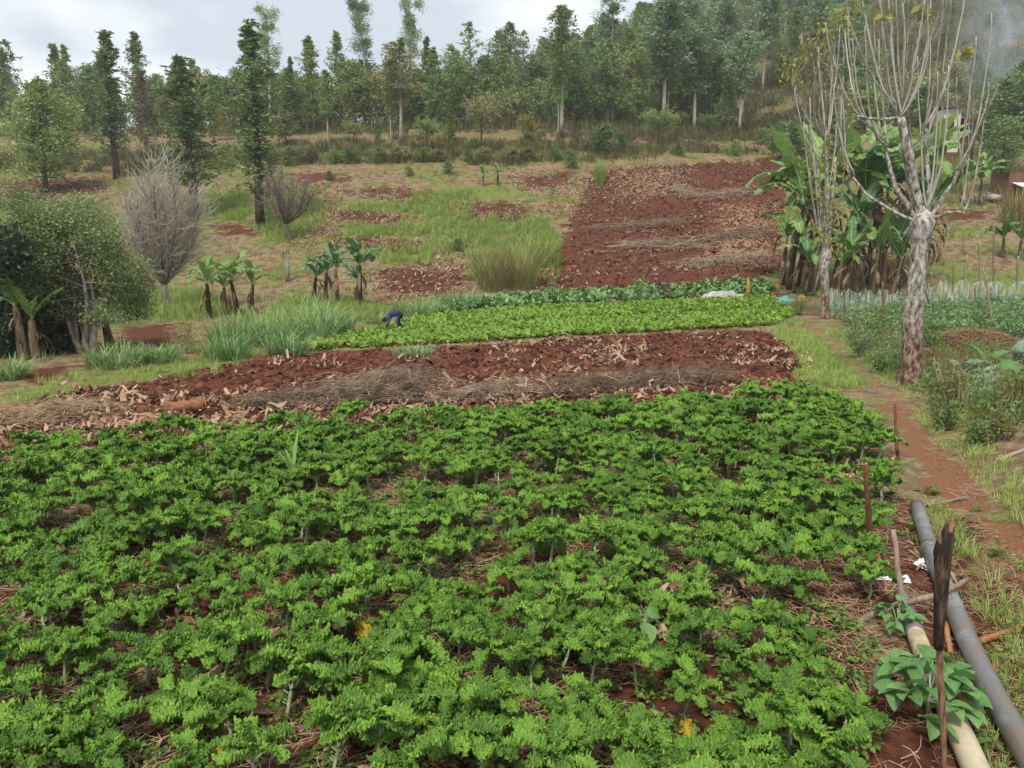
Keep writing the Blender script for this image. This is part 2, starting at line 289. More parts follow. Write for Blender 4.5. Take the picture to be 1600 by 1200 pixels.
# ------------------------------------------------------------------ mesh building
class MB:
    def __init__(s): s.V = []; s.F = []; s.n = 0; s.R = []
    def add(s, V, F, m=0, rnd=None):
        V = np.asarray(V, float).reshape(-1, 3)
        s.V.append(V); F = np.asarray(F, np.int64)
        s.F.append((F + s.n, m)); s.n += len(V)
        s.R.append(np.full(len(V), random.random()) if rnd is None else np.broadcast_to(np.asarray(rnd, float), (len(V),)))
    def tube(s, P, r, k=6, m=0, cap=True, rnd=None):
        P = np.asarray(P, float); n = len(P); r = np.broadcast_to(np.asarray(r, float), (n,))
        T = np.gradient(P, axis=0); T /= np.linalg.norm(T, axis=1)[:, None] + 1e-9
        ref = np.array([1., 0, 0]) if abs(T.mean(0)[0]) < .8 else np.array([0, 1., 0])
        A = np.cross(T, ref); A /= np.linalg.norm(A, axis=1)[:, None] + 1e-9; B = np.cross(T, A)
        a = np.arange(k) / k * 2 * np.pi
        V = P[:, None] + r[:, None, None] * (np.cos(a)[None, :, None] * A[:, None] + np.sin(a)[None, :, None] * B[:, None])
        i = np.arange(n - 1)[:, None] * k + np.arange(k)[None]; j = np.arange(n - 1)[:, None] * k + (np.arange(k)[None] + 1) % k
        Fq = np.stack([i, j, j + k, i + k], -1).reshape(-1, 4)
        s.add(V, Fq, m, rnd)
        if cap:
            o = s.n - n * k
            for e, q in ((0, P[0]), (n - 1, P[-1])):
                ring = o + e * k + np.arange(k); c = s.n
                s.V.append(np.array([q])); s.n += 1; s.R.append(s.R[-1][:1])
                f = np.stack([ring, np.roll(ring, -1), np.full(k, c)], -1)
                s.F.append((f if e else f[:, ::-1], m))
    def box(s, lo, hi, m=0):
        x0, y0, z0 = lo; x1, y1, z1 = hi
        s.add([(x0, y0, z0), (x1, y0, z0), (x1, y1, z0), (x0, y1, z0), (x0, y0, z1), (x1, y0, z1), (x1, y1, z1), (x0, y1, z1)],
              [(0, 3, 2, 1), (4, 5, 6, 7), (0, 1, 5, 4), (1, 2, 6, 5), (2, 3, 7, 6), (3, 0, 4, 7)], m)
    def mesh(s, name, mats, smooth=True):
        me = bpy.data.meshes.new(name)
        V = np.concatenate(s.V); me.vertices.add(len(V)); me.vertices.foreach_set('co', V.ravel().astype(np.float32))
        tot = np.concatenate([np.full(len(f), f.shape[1]) for f, m in s.F]); lv = np.concatenate([f.ravel() for f, m in s.F])
        mi = np.concatenate([np.full(len(f), m) for f, m in s.F])
        me.loops.add(len(lv)); me.loops.foreach_set('vertex_index', lv.astype(np.int32))
        me.polygons.add(len(tot)); me.polygons.foreach_set('loop_start', np.concatenate([[0], np.cumsum(tot)[:-1]]).astype(np.int32))
        me.polygons.foreach_set('material_index', mi.astype(np.int32))
        me.polygons.foreach_set('use_smooth', np.full(len(tot), smooth))
        a = me.attributes.new('rnd', 'FLOAT', 'POINT'); a.data.foreach_set('value', np.concatenate(s.R).astype(np.float32))
        for m in (mats if isinstance(mats, (list, tuple)) else [mats]): me.materials.append(m)
        me.update(calc_edges=True); me.validate(); return me
    def build(s, name, mats, parent=None, smooth=True):
        return link(name, s.mesh(name, mats, smooth), parent)
def link(name, me, parent=None):
    o = bpy.data.objects.new(name, me); COL.objects.link(o)
    if parent: o.parent = parent
    return o
ORD = 'first second third fourth fifth sixth seventh eighth ninth tenth eleventh twelfth thirteenth fourteenth fifteenth sixteenth seventeenth eighteenth nineteenth'.split()
TENS = {2: 'twent', 3: 'thirt', 4: 'fort', 5: 'fift', 6: 'sixt'}
def nth(n):
    if n < 20: return ORD[n - 1]
    return TENS[n // 10] + ('ieth' if n % 10 == 0 else 'y-' + ORD[n % 10 - 1])
def tag(o, label, cat=None, group=None, kind=None):
    o['label'] = label
    if cat: o['category'] = cat
    if group: o['group'] = group
    if kind: o['kind'] = kind
    return o
def thing(name, label, cat, loc=(0, 0, 0), rz=0, group=None, scale=1.0):
    o = bpy.data.objects.new(name, None); COL.objects.link(o); o.empty_display_size = .2
    o.location = tuple(float(v) for v in loc); o.rotation_euler = (0, 0, rz); o.scale = (scale,) * 3
    return tag(o, label, cat, group)
def leaf_cards(mb, C, D, size, width=.45, m=0, rnd=None, rg=None, bend=.15):
    """many small leaf-sized faces: centres C, long axes D"""
    rg = rg or rng; n = len(C)
    D = D / (np.linalg.norm(D, axis=1)[:, None] + 1e-9); q = rg.normal(size=(n, 3)); W = np.cross(D, q); W /= np.linalg.norm(W, axis=1)[:, None] + 1e-9
    U = np.cross(D, W); size = np.broadcast_to(size, (n,))[:, None]
    a = C - D * size * .5; b = C + W * size * width * .5 + U * size * bend; c = C + D * size * .5; d = C - W * size * width * .5 + U * size * bend
    V = np.stack([a, b, c, d], 1).reshape(-1, 3); i = np.arange(n) * 4
    r = rg.random(n) if rnd is None else rnd
    mb.add(V, np.stack([i, i + 1, i + 2, i + 3], 1), m, np.repeat(r, 4))
def strip(mb, P, Wv, w, m=0, rnd=None):
    """ribbon along P, half-width w, width axis Wv"""
    P = np.asarray(P, float); n = len(P); w = np.asarray(w, float)[:, None]; Wv = np.asarray(Wv, float)
    V = np.stack([P - Wv * w, P + Wv * w], 1).reshape(-1, 3); i = np.arange(n - 1) * 2
    mb.add(V, np.stack([i, i + 1, i + 3, i + 2], 1), m, rnd)
def blade(mb, base, az, L, lean, curl, w, seg=4, m=0, rnd=None):
    s = np.linspace(0, 1, seg + 1); ang = lean + curl * s ** 1.4            # angle from vertical
    ds = L / seg; am = (ang[:-1] + ang[1:]) / 2
    r = np.concatenate([[0], np.cumsum(np.sin(am) * ds)]); z = np.concatenate([[0], np.cumsum(np.cos(am) * ds)])
    d = np.array([math.cos(az), math.sin(az), 0]); P = np.asarray(base) + r[:, None] * d + z[:, None] * np.array([0, 0, 1.])
    strip(mb, P, np.tile([-d[1], d[0], .15], (seg + 1, 1)), w * np.clip(1.05 - s ** 2.2, .05, 1) * (.55 + .45 * np.minimum(1, s * 4)), m, rnd)
def tuft(n, H, spread, w, lean=(.0, .5), curl=(.2, 1.0), seg=3, rg=rng):
    mb = MB()
    for _ in range(n):
        a = rg.uniform(0, 6.28); r = spread * math.sqrt(rg.random()) * .5
        blade(mb, (r * math.cos(a + 1), r * math.sin(a + 1), -.02), a, H * rg.uniform(.45, 1.1), rg.uniform(*lean), rg.uniform(*curl), w * rg.uniform(.7, 1.2), seg, rnd=rg.random())
    return mb
# ---- scattered ground cover: one object whose points carry copies of a few small meshes
def scatter(name, label, cat, protos, P, S, I=None, rot=None, rg=rng, lean=.12):
    n = len(P); me = bpy.data.meshes.new(name); me.vertices.add(n); me.vertices.foreach_set('co', np.asarray(P, np.float32).ravel())
    if rot is None: rot = np.stack([rg.normal(0, lean, n), rg.normal(0, lean, n), rg.uniform(0, 6.283, n)], 1)
    if I is None: I = rg.integers(0, len(protos), n)
    a = me.attributes.new('rot', 'FLOAT_VECTOR', 'POINT'); a.data.foreach_set('vector', rot.astype(np.float32).ravel())
    a = me.attributes.new('scl', 'FLOAT', 'POINT'); a.data.foreach_set('value', np.asarray(S, np.float32))
    a = me.attributes.new('pick', 'INT', 'POINT'); a.data.foreach_set('value', np.asarray(I, np.int32))
    o = link(name, me); tag(o, label, cat, kind='stuff')
    g = bpy.data.node_groups.new(name, 'GeometryNodeTree')
    g.interface.new_socket('Geometry', in_out='INPUT', socket_type='NodeSocketGeometry'); g.interface.new_socket('Geometry', in_out='OUTPUT', socket_type='NodeSocketGeometry')
    gi, go = N(g, 'NodeGroupInput'), N(g, 'NodeGroupOutput'); jo = N(g, 'GeometryNodeJoinGeometry'); l = g.links.new
    for k, me2 in enumerate(protos):
        ob = bpy.data.objects.new(name + '_source', me2)
        oi = N(g, 'GeometryNodeObjectInfo'); oi.inputs['Object'].default_value = ob; gt = N(g, 'GeometryNodeGeometryToInstance')
        l(oi.outputs['Geometry'], gt.inputs[0]); l(gt.outputs[0], jo.inputs[0])
    ip = N(g, 'GeometryNodeInstanceOnPoints'); ip.inputs['Pick Instance'].default_value = True
    def named(nm, ty):
        q = N(g, 'GeometryNodeInputNamedAttribute', data_type=ty); q.inputs['Name'].default_value = nm; return q.outputs['Attribute']
    e = N(g, 'FunctionNodeEulerToRotation'); l(named('rot', 'FLOAT_VECTOR'), e.inputs[0])
    l(gi.outputs[0], ip.inputs['Points']); l(jo.outputs[0], ip.inputs['Instance']); l(named('pick', 'INT'), ip.inputs['Instance Index'])
    l(e.outputs[0], ip.inputs['Rotation']); l(named('scl', 'FLOAT'), ip.inputs['Scale']); l(ip.outputs[0], go.inputs[0])
    md = o.modifiers.new('scatter', 'NODES'); md.node_group = g
    return o
def inpoly(P, dens, rg=rng, margin=0.0):
    lo, hi = P.min(0), P.max(0); n = int((hi - lo).prod() * dens)
    x = rg.uniform(lo[0], hi[0], n); y = rg.uniform(lo[1], hi[1], n)
    k = sdist(P, x, y) > margin if margin else inside(P, x, y)
    x, y = x[k], y[k]; k = np.abs(x) < .78 * y + 1.5
    return x[k], y[k]
def ground(x, y, dz=0.0, fine=True): return np.stack([x, y, (full if fine else height)(x, y) + dz], 1)

# ------------------------------------------------------------------ terrain, split into the pieces of land
def lines(step, lin, end, g):
    v = list(np.arange(0, lin, step))
    while v[-1] < end: v.append(v[-1] + max(step, v[-1] * g))
    return np.array(v)
ys = np.concatenate([[-6, -3, 0], 1.0 + lines(.1, 10, 420, .0095)])
xp = lines(.11, 9, 330, .019); xs = np.concatenate([-xp[:0:-1], xp])
X, Y = np.meshgrid(xs, ys); xf, yf = X.ravel(), Y.ravel()
Wt = weights(xf, yf); Z = height(xf, yf) + clod(xf, yf, Wt)
V = np.stack([xf, yf, Z], 1); nx, ny = len(xs), len(ys)
TERR = Z.reshape(ny, nx)
def full(x, y):
    """height of the built ground, clods included"""
    x = np.asarray(x, float); y = np.asarray(y, float)
    i = np.clip(np.searchsorted(xs, x) - 1, 0, nx - 2); j = np.clip(np.searchsorted(ys, y) - 1, 0, ny - 2)
    a = (x - xs[i]) / (xs[i + 1] - xs[i]); b = (y - ys[j]) / (ys[j + 1] - ys[j])
    return (TERR[j, i] * (1 - a) + TERR[j, i + 1] * a) * (1 - b) + (TERR[j + 1, i] * (1 - a) + TERR[j + 1, i + 1] * a) * b
i = (np.arange(ny - 1)[:, None] * nx + np.arange(nx - 1)[None]).ravel(); Q = np.stack([i, i + 1, i + nx + 1, i + nx], 1)
cx, cy = xf[Q].mean(1), yf[Q].mean(1)
jx = cx + .12 * vnoise(cx * 3, cy * 3, seed=41); jy = cy + .12 * vnoise(cx * 3, cy * 3, seed=42)
reg = np.zeros(len(Q), int)
reg[pathdist(FOOT, jx, jy) < .4] = 6
for k, P in ((5, GARD), (4, BROWN), (3, BEAN), (3, CROP), (2, TILL), (1, KALE)): reg[inside(P, jx, jy)] = k
for k, nm, lb in ((0, 'ground', 'rough hillside ground with dry grass and patches of red soil'), (1, 'kale_bed', 'red soil bed under the curly kale'), (2, 'tilled_plot', 'freshly dug strip of dark red soil beyond the kale'),
                  (3, 'crop_bed', 'soil bed under the bright green crop rows'), (4, 'hill_field', 'cleared red brown field on the slope'), (5, 'garden_bed', 'weedy garden bed beyond the footpath'), (6, 'footpath', 'trodden earth footpath along the kale bed')):
    q = Q[reg == k]
    if not len(q): continue
    u, inv = np.unique(q, return_inverse=True); mb = MB(); mb.add(V[u], inv.reshape(q.shape), 0, 0.5)
    me = mb.mesh(nm, M['ground'])
    for a in ('soil', 'green', 'straw', 'foot'):
        at = me.attributes.new(a, 'FLOAT', 'POINT'); at.data.foreach_set('value', Wt[a][u].astype(np.float32))
    tag(link(nm, me), lb, kind='structure')

# --- the bent worker
M['shirt'] = solid('purple_shirt', (.035, .022, .10), (.075, .05, .19), scale=14, bump=.4, bd=.03); M['trousers'] = solid('dark_trousers', (.010, .010, .018), (.026, .024, .04), scale=12, bump=.4)
M['skin'] = solid('skin', (.10, .045, .024), (.16, .075, .042), scale=6, bump=0, rough=.6); M['hair'] = solid('hair', (.008, .007, .006), (.02, .017, .015), scale=60, bump=.8, bd=.01)
def skin_mesh(name, verts, edges, radii, mats, parent, root=0, sub=2):
    me = bpy.data.meshes.new(name); me.from_pydata([tuple(v) for v in verts], edges, []); o = link(name, me, parent)
    sk = o.modifiers.new('skin', 'SKIN'); sk.use_smooth_shade = True
    for k, r in enumerate(radii): me.skin_vertices[0].data[k].radius = (r, r) if np.isscalar(r) else r
    me.skin_vertices[0].data[root].use_root = True
    ss = o.modifiers.new('sub', 'SUBSURF'); ss.levels = sub; ss.render_levels = sub
    for m in mats: me.materials.append(m)
    dg = bpy.context.evaluated_depsgraph_get(); dg.update(); m2 = bpy.data.meshes.new_from_object(o.evaluated_get(dg)); o.modifiers.clear(); o.data = m2
    return o
p = spot(626, 519); t = thing('person', 'person in a purple top and dark trousers bending down to the bright green crop', 'person', p, math.pi + .12, None, .9)
# faces -x in the picture: local +x is the way the person faces
B = dict(pel=(0, 0, .76), l_h=(-.01, .09, .72), l_k=(.14, .13, .43), l_a=(-.05, .15, .08), l_t=(.10, .16, .03), r_h=(-.01, -.09, .72), r_k=(.10, -.14, .42), r_a=(-.16, -.16, .08), r_t=(-.01, -.17, .03),
         sp=(.16, 0, .80), ch=(.37, 0, .71), sh=(.46, 0, .64), nk=(.53, 0, .57), hd=(.61, 0, .49), hd2=(.65, 0, .41), l_s=(.44, .17, .62), l_e=(.48, .24, .38), l_w=(.56, .14, .20), l_f=(.58, .12, .12), r_s=(.44, -.17, .62), r_e=(.50, -.25, .38), r_w=(.60, -.14, .20), r_f=(.62, -.12, .12))
nm = list(B); Ed = [('pel', 'l_h'), ('l_h', 'l_k'), ('l_k', 'l_a'), ('l_a', 'l_t'), ('pel', 'r_h'), ('r_h', 'r_k'), ('r_k', 'r_a'), ('r_a', 'r_t'), ('pel', 'sp'), ('sp', 'ch'), ('ch', 'sh'), ('sh', 'nk'), ('nk', 'hd'), ('hd', 'hd2'), ('sh', 'l_s'), ('l_s', 'l_e'), ('l_e', 'l_w'), ('l_w', 'l_f'), ('sh', 'r_s'), ('r_s', 'r_e'), ('r_e', 'r_w'), ('r_w', 'r_f')]
rad = dict(pel=.14, l_h=.11, l_k=.068, l_a=.045, l_t=.04, r_h=.11, r_k=.068, r_a=.045, r_t=.04, sp=.145, ch=.155, sh=.10, nk=.06, hd=.095, hd2=.085, l_s=.07, l_e=.048, l_w=.033, l_f=.04, r_s=.07, r_e=.048, r_w=.033, r_f=.04)
bod = skin_mesh('body', [B[k] for k in nm], [(nm.index(a), nm.index(b)) for a, b in Ed], [rad[k] for k in nm], [M['skin'], M['shirt'], M['trousers']], t)
for f in bod.data.polygons:
    c = f.center; f.material_index = 0
    if c.x < .09 and c.z > .09: f.material_index = 2
    elif c.x >= .09 and c.z > .30 and c.x < .55 and not (abs(c.y) < .08 and c.x > .5): f.material_index = 1
    if c.z < .10: f.material_index = 2
mb = MB(); a = np.linspace(0, 6.283, 13)[:-1]; q = []
for k in range(6):
    th_ = k / 5 * 1.75; q.append(np.stack([math.cos(th_) * .108 + 0 * a, math.sin(th_) * .105 * np.cos(a), math.sin(th_) * .108 * np.sin(a)], 1))
V_ = np.concatenate(q) @ np.array(Euler((0, -.35, 0)).to_matrix()).T + np.array([.615, 0, .505]); Fq = [(r * 12 + k, r * 12 + (k + 1) % 12, r * 12 + 12 + (k + 1) % 12, r * 12 + 12 + k) for r in range(5) for k in range(12)]
mb.add(V_, Fq); mb.build('hair', M['hair'], t)
for sy in (.12, -.12):
    for k in range(5):
        bx = (.58 if sy > 0 else .62); mb = MB(); o_ = (k - 2) * .017
        mb.tube([(bx, sy + o_, .11), (bx + .012, sy + o_ * 1.2, .06), (bx + .004, sy + o_ * 1.2, .02 + .01 * abs(k - 2))] if k < 4 else [(bx, sy + o_, .13), (bx - .03, sy + o_ * 1.6, .09), (bx - .03, sy + o_ * 1.5, .06)], [.009, .008, .006], 6); mb.build('finger', M['skin'], bod)

# ------------------------------------------------------------------ curly kale
def kale_leaf(seed, Ln, W, e0, arch, nS=112, nU=29, pet=.26, frill=.023):
    rg = np.random.default_rng(seed); s = np.linspace(0, 1, nS); ang = e0 - arch * s ** 1.25
    ds = Ln / (nS - 1); am = (ang[:-1] + ang[1:]) / 2
    x = np.concatenate([[0], np.cumsum(np.cos(am) * ds)]); z = np.concatenate([[0], np.cumsum(np.sin(am) * ds)])
    yb = .025 * np.sin(s * 3 + rg.uniform(0, 6)) * s
    mid = np.stack([x, yb, z], 1); nrm = np.stack([-np.sin(ang), 0 * s, np.cos(ang)], 1); tan = np.stack([np.cos(ang), 0 * s, np.sin(ang)], 1)
    t = np.clip((s - pet) / (1 - pet), 0, 1)
    wd = W * 1.75 * t ** .55 * (1 - t) ** .38 * (1 + .12 * np.sin(t * 21 + rg.uniform(0, 6))); wd = np.maximum(wd, .004)
    u = np.linspace(-1, 1, nU); u = np.sign(u) * np.abs(u) ** .8
    S_, U_ = np.meshgrid(s, u, indexing='ij'); A = np.abs(U_); w2 = wd[:, None]; T = t[:, None]
    fold = .35 + .35 * rg.random(); droop = rg.uniform(.1, .5)
    lat = U_ * w2 * (1 - .14 * A); up = A * w2 * fold - A ** 2.5 * w2 * droop
    amp = frill * np.minimum(1, w2 / (.55 * W)) * A ** 1.5; f1, f2 = rg.uniform(13, 16), rg.uniform(25, 30)
    ph = rg.uniform(0, 6.28, 6); sg = np.sign(U_)
    wv = np.sin(6.283 * f1 * S_ + ph[0] + 2.2 * U_ + sg) ; wv2 = np.sin(6.283 * f2 * S_ + ph[1] - 3 * U_ + 2 * sg)
    q = Ln * 1.0
    nz = vnoise(S_ * q * 105, U_ * w2 * 105 + 7, seed=seed); nz2 = vnoise(S_ * q * 88 + 40, U_ * w2 * 88, seed=seed + 3); nz3 = vnoise(S_ * q * 34 + 9, U_ * w2 * 34, seed=seed + 5)
    dn = amp * (.7 * wv + .6 * wv2 + .8 * nz) + .009 * nz3 * (T > 0) + .009 * nz * np.minimum(1, .35 + A * 2) * (T > 0)
    dt = amp * (.5 * np.cos(6.283 * f1 * S_ + ph[2] + 2 * U_) + .55 * nz2)
    dl = amp * sg * (.45 * np.cos(6.283 * f2 * S_ + ph[3]) + .4 * nz3 - .15)
    Pv = mid[:, None] + (lat + dl)[..., None] * np.array([0, 1., 0]) + (up + dn)[..., None] * nrm[:, None] + dt[..., None] * tan[:, None]
    i = np.arange(nS - 1)[:, None] * nU + np.arange(nU - 1)[None]
    k0 = int(nS * pet * .8); Fq = np.stack([i, i + 1, i + nU + 1, i + nU], -1)[k0:].reshape(-1, 4)
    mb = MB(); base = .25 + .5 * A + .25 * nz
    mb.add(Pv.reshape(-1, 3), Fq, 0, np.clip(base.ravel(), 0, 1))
    m2 = mid - nrm * .007; cut = slice(0, int(nS * .6), 6)
    mb.tube(m2[cut], (.0075 * (1 - .8 * s))[cut], 5, 1)
    return mb
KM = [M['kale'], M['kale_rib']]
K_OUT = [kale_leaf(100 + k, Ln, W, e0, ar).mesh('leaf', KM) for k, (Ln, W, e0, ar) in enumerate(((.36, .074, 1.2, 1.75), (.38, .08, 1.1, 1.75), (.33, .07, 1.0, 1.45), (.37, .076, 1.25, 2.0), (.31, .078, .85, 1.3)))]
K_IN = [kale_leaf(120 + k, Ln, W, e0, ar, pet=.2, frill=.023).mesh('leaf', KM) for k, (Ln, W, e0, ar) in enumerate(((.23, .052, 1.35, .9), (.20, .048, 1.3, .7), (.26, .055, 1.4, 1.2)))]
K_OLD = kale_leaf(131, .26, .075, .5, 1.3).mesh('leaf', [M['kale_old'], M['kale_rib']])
def kale_stem(h, lean, seed):
    rg = np.random.default_rng(seed); s = np.linspace(-.25, 1, 8); mb = MB()
    P = np.stack([lean * np.clip(s, 0, 1) ** 2, .015 * np.sin(s * 4 + seed), s * h], 1)
    mb.tube(P, .0115 - .002 * np.clip(s, 0, 1) + .0015 * np.sin(s * 30), 7)
    for k in range(7):                                              # leaf scars and stubs
        a = rg.uniform(0, 6.28); z = h * rg.uniform(.2, .95); d = np.array([math.cos(a), math.sin(a), .8])
        b = np.array([lean * (z / h) ** 2, 0, z]); mb.tube([b, b + d * .018, b + d * rg.uniform(.024, .05)], [.005, .004, .0025], 4)
    return mb.mesh('stem', M['kale_stem'])
K_STEM = [(kale_stem(h, le, 50 + k), h, le) for k, (h, le) in enumerate(((.17, .02), (.22, -.03), (.27, .03), (.13, .0), (.32, .05)))]
def kale_plan(k):
    rg = np.random.default_rng(300 + k); st, h, le = K_STEM[k % 5]; Lf = []
    n = int(rg.integers(6, 9)); a0 = rg.uniform(0, 6.28)
    for j in range(n):
        Lf.append((K_OUT[rg.integers(5)], (le, 0, h * rg.uniform(.86, 1.0)), (rg.normal(0, .14), rg.normal(0, .16), a0 + j * 6.283 / n + rg.normal(0, .22)), rg.uniform(.70, 1.04)))
    for j in range(4):
        Lf.append((K_IN[rg.integers(3)], (le, 0, h), (rg.normal(0, .15), rg.normal(0, .12), a0 + 1 + j * 1.7 + rg.normal(0, .3)), rg.uniform(.7, 1.0)))
    return st, Lf
K_PLAN = [kale_plan(k) for k in range(9)]
def put_kale(p, rz, sc, k, label, group, tilt=(0, 0), old=False):
    t = thing('kale_plant', label, 'kale', p, rz, group, sc); t.rotation_euler = (tilt[0], tilt[1], rz)
    st, Lf = K_PLAN[k]; link('stem', st, t)
    for me, lo, ro, s in Lf:
        o = link('leaf', me, t); o.location = lo; o.rotation_euler = ro; o.scale = (s, s, s)
    if old:
        o = link('leaf', K_OLD, t); o.location = (0, 0, K_STEM[k % 5][1] * .45); o.rotation_euler = (0, .5, -1.6 - rz); o['label'] = 'yellow withered lower leaf'
    return t
rk = np.random.default_rng(11)
gx, gy = np.meshgrid(np.arange(-26, 10, .365), np.arange(3.2, 17, .34)); th = .062
gx[::2] += .2
kx = (gx * math.cos(th) - gy * math.sin(th) + 1).ravel() + rk.normal(0, .075, gx.size); ky = (gx * math.sin(th) + gy * math.cos(th)).ravel() + rk.normal(0, .055, gx.size); krow = np.repeat(np.arange(gx.shape[0]), gx.shape[1])
ok = (sdist(KALE, kx, ky) > .1) & (np.abs(kx) < .735 * ky + .35) & (ky > 3.75)
BARE = [(1130, 945, .34), (1190, 1000, .25), (860, 945, .22), (560, 1040, .28), (480, 1010, .25), (1010, 1000, .28), (1115, 1010, .25), (110, 800, .3), (350, 785, .35), (940, 860, .25), (1100, 880, .25), (1330, 745, .35), (1180, 690, .4), (920, 775, .3), (640, 940, .2), (330, 1070, .25),
        (1060, 1085, .22), (900, 1170, .2), (700, 1080, .2), (1350, 900, .2), (1190, 895, .25), (820, 765, .35), (300, 1000, .25), (540, 865, .28), (735, 900, .22), (180, 905, .25), (780, 1120, .18), (1250, 740, .3)]
for (bx, by, br) in BARE:
    p = spot(bx, by); br *= .8; ok &= np.hypot(kx - p[0], ky - p[1]) > br
ok &= ~((vnoise(kx * .9, ky * .9, seed=77) > .5) & (rk.random(kx.size) < .45)); ok &= rk.random(kx.size) > .03
kx, ky, krow = kx[ok], ky[ok], krow[ok]; o_ = np.argsort(ky); kx, ky, krow = kx[o_], ky[o_], krow[o_]; krow -= krow.min()
kcol = np.array([1 + int(((krow == krow[j]) & (kx > kx[j])).sum()) for j in range(len(kx))])
KP = ground(kx, ky, -.01)
near = min(300, len(kx))
sc_all = (.86 + .30 * (.5 + .5 * vnoise(kx * .7, ky * .7, seed=78))) * rk.uniform(.72, 1.18, len(kx)) * np.where(ky > 10, 1.04, 1.0)
pb = spot(1475, 1125); rightmost = {}
spec = {}
def nearest(px, py, used=spec):
    p = spot(px, py); d = np.hypot(kx[:near] - p[0], ky[:near] - p[1]); d[list(used)] = 9
    return int(np.argmin(d))
for px, py, lb in ((600, 985, 'curly kale plant with a yellow withered leaf hanging low'), (1330, 1105, 'curly kale plant right beside the broad-leaved bean plant'), (1010, 1030, 'curly kale plant just in front of the pale bean seedling'),
                   (1385, 845, 'curly kale plant at the bed corner by the far end of the grey pipe'), (1340, 960, 'curly kale plant beside the white plastic scrap'), (1090, 905, 'curly kale plant behind the weathered grey board'),
                   (470, 790, 'curly kale plant next to the taller maize seedling'), (560, 1015, 'curly kale plant beside the purple-leaved weed')):
    spec[nearest(px, py)] = lb
for j in range(near):
    x, y = kx[j], ky[j]; k = int(rk.integers(9)); g = None
    if j in spec: lb = spec[j]
    elif kcol[j] < 70: lb, g = 'curly kale plant, %s from the path side in the %s row from the front' % (nth(int(kcol[j])), nth(int(krow[j]) + 1)), 'kale plants in the front half of the bed'
    elif y < 5.6: lb, g = 'leafy curly kale plant in the nearest rows of the bed', 'kale in the nearest rows'
    elif float(sdist(KALE, np.array([x]), np.array([y]))[0]) < .55: lb, g = 'curly kale plant along the bed edge beside the footpath', 'kale along the path edge'
    elif y < 7.4: lb, g = 'curly kale plant in the rows just behind the nearest ones', 'kale in the second strip of rows'
    elif y < 9: lb, g = 'curly kale plant in the middle rows of the bed', 'kale in the middle rows'
    else: lb, g = 'smaller looking curly kale plant behind the middle rows of the bed', 'kale behind the middle rows'
    put_kale(KP[j], rk.uniform(0, 6.28), sc_all[j], k, lb, g, rk.normal(0, .09, 2), old=(j in spec and 'yellow' in spec[j]) or (j not in spec and rk.random() < .018))
def kale_joined(k):
    st, Lf = K_PLAN[k]; V, Fc, mi, Rn = [], [], [], []; off = 0; mb = MB()
    for me, lo, ro, s, m0 in [(st, (0, 0, 0), (0, 0, 0), 1, 2)] + [(a, b, c, d, 0) for a, b, c, d in Lf]:
        n = len(me.vertices); co = np.empty(n * 3, np.float32); me.vertices.foreach_get('co', co); co = co.reshape(-1, 3) * s
        r = np.empty(n, np.float32); me.attributes['rnd'].data.foreach_get('value', r)
        co = co @ np.array(Euler(ro).to_matrix()).T + np.array(lo)
        q = [(tuple(p.vertices), p.material_index) for p in me.polygons]; b = mb.n
        mb.V.append(co); mb.R.append(r); mb.n += n
        for mm in (0, 1):
            for sz in (3, 4):
                f = [a for a, c in q if c == mm and len(a) == sz]
                if f: mb.F.append((np.array(f) + b, m0 if m0 else mm))
    return mb.mesh('kale_plant', [M['kale'], M['kale_rib'], M['kale_stem']])
KJ = [kale_joined(k) for k in range(6)]
fr = np.arange(near, len(kx))
scatter('kale_rows', 'curly kale in the far rows of the bed', 'kale', KJ, KP[fr], sc_all[fr], rg=rk)
# undergrowth, mulch and litter in the bed
def broadweed(n, r, sz, seed, mat, droop=.3):
    rg = np.random.default_rng(seed); mb = MB()
    for _ in range(n):
        a = rg.uniform(0, 6.28); h = rg.uniform(.3, 1) * r * 1.2; q = r * rg.uniform(.1, 1)
        c = np.array([q * math.cos(a), q * math.sin(a), h]); mb.tube([(0, 0, 0), c * (.5, .5, .7), c], .0016, 3, cap=False)
        d = np.array([math.cos(a + rg.normal(0, .5)), math.sin(a + rg.normal(0, .5)), rg.normal(-droop, .3)]); d /= np.linalg.norm(d)
        s = np.array([0, .25, .6, 1]); L_ = sz * rg.uniform(.6, 1.2); P = c + s[:, None] * d * L_ + np.array([0, 0, .12 * L_]) * np.sin(s * 3.14)[:, None]
        sd_ = np.cross(d, [0, 0, 1.]) + rg.normal(0, .2, 3); sd_ /= np.linalg.norm(sd_)
        strip(mb, P, np.tile(sd_, (4, 1)), np.array([.08, .42, .36, .02]) * L_, rnd=rg.random())
    return mb.mesh('weed', mat)
WEED = [broadweed(n, r, s, 60 + k, M['weed']) for k, (n, r, s) in enumerate(((9, .05, .045), (14, .08, .05), (11, .06, .06), (18, .09, .04)))]
x, y = inpoly(KALE, 75, rk); keep = (vnoise(x * 1.3, y * 1.3, seed=81) > -.3) & (y < 12); x, y = x[keep], y[keep]
scatter('weeds', 'low green weeds growing between the kale stems', 'weeds', WEED, ground(x, y), rk.uniform(.35, 1.05, len(x)), rg=rk)
def straw_bit(seed, n=9, r=.16):
    rg = np.random.default_rng(seed); mb = MB()
    for _ in range(n):
        a = rg.uniform(0, 6.28); l_ = rg.uniform(.06, .2); c = np.append(rg.normal(0, r * .5, 2), rg.uniform(.004, .03)); d = np.array([math.cos(a), math.sin(a), rg.normal(0, .14)])
        mb.tube([c - d * l_ / 2, c + np.append(rg.normal(0, .008, 2), .004), c + d * l_ / 2], rg.uniform(.0016, .0032), 3, cap=False)
    return mb.mesh('straw', M['straw'])
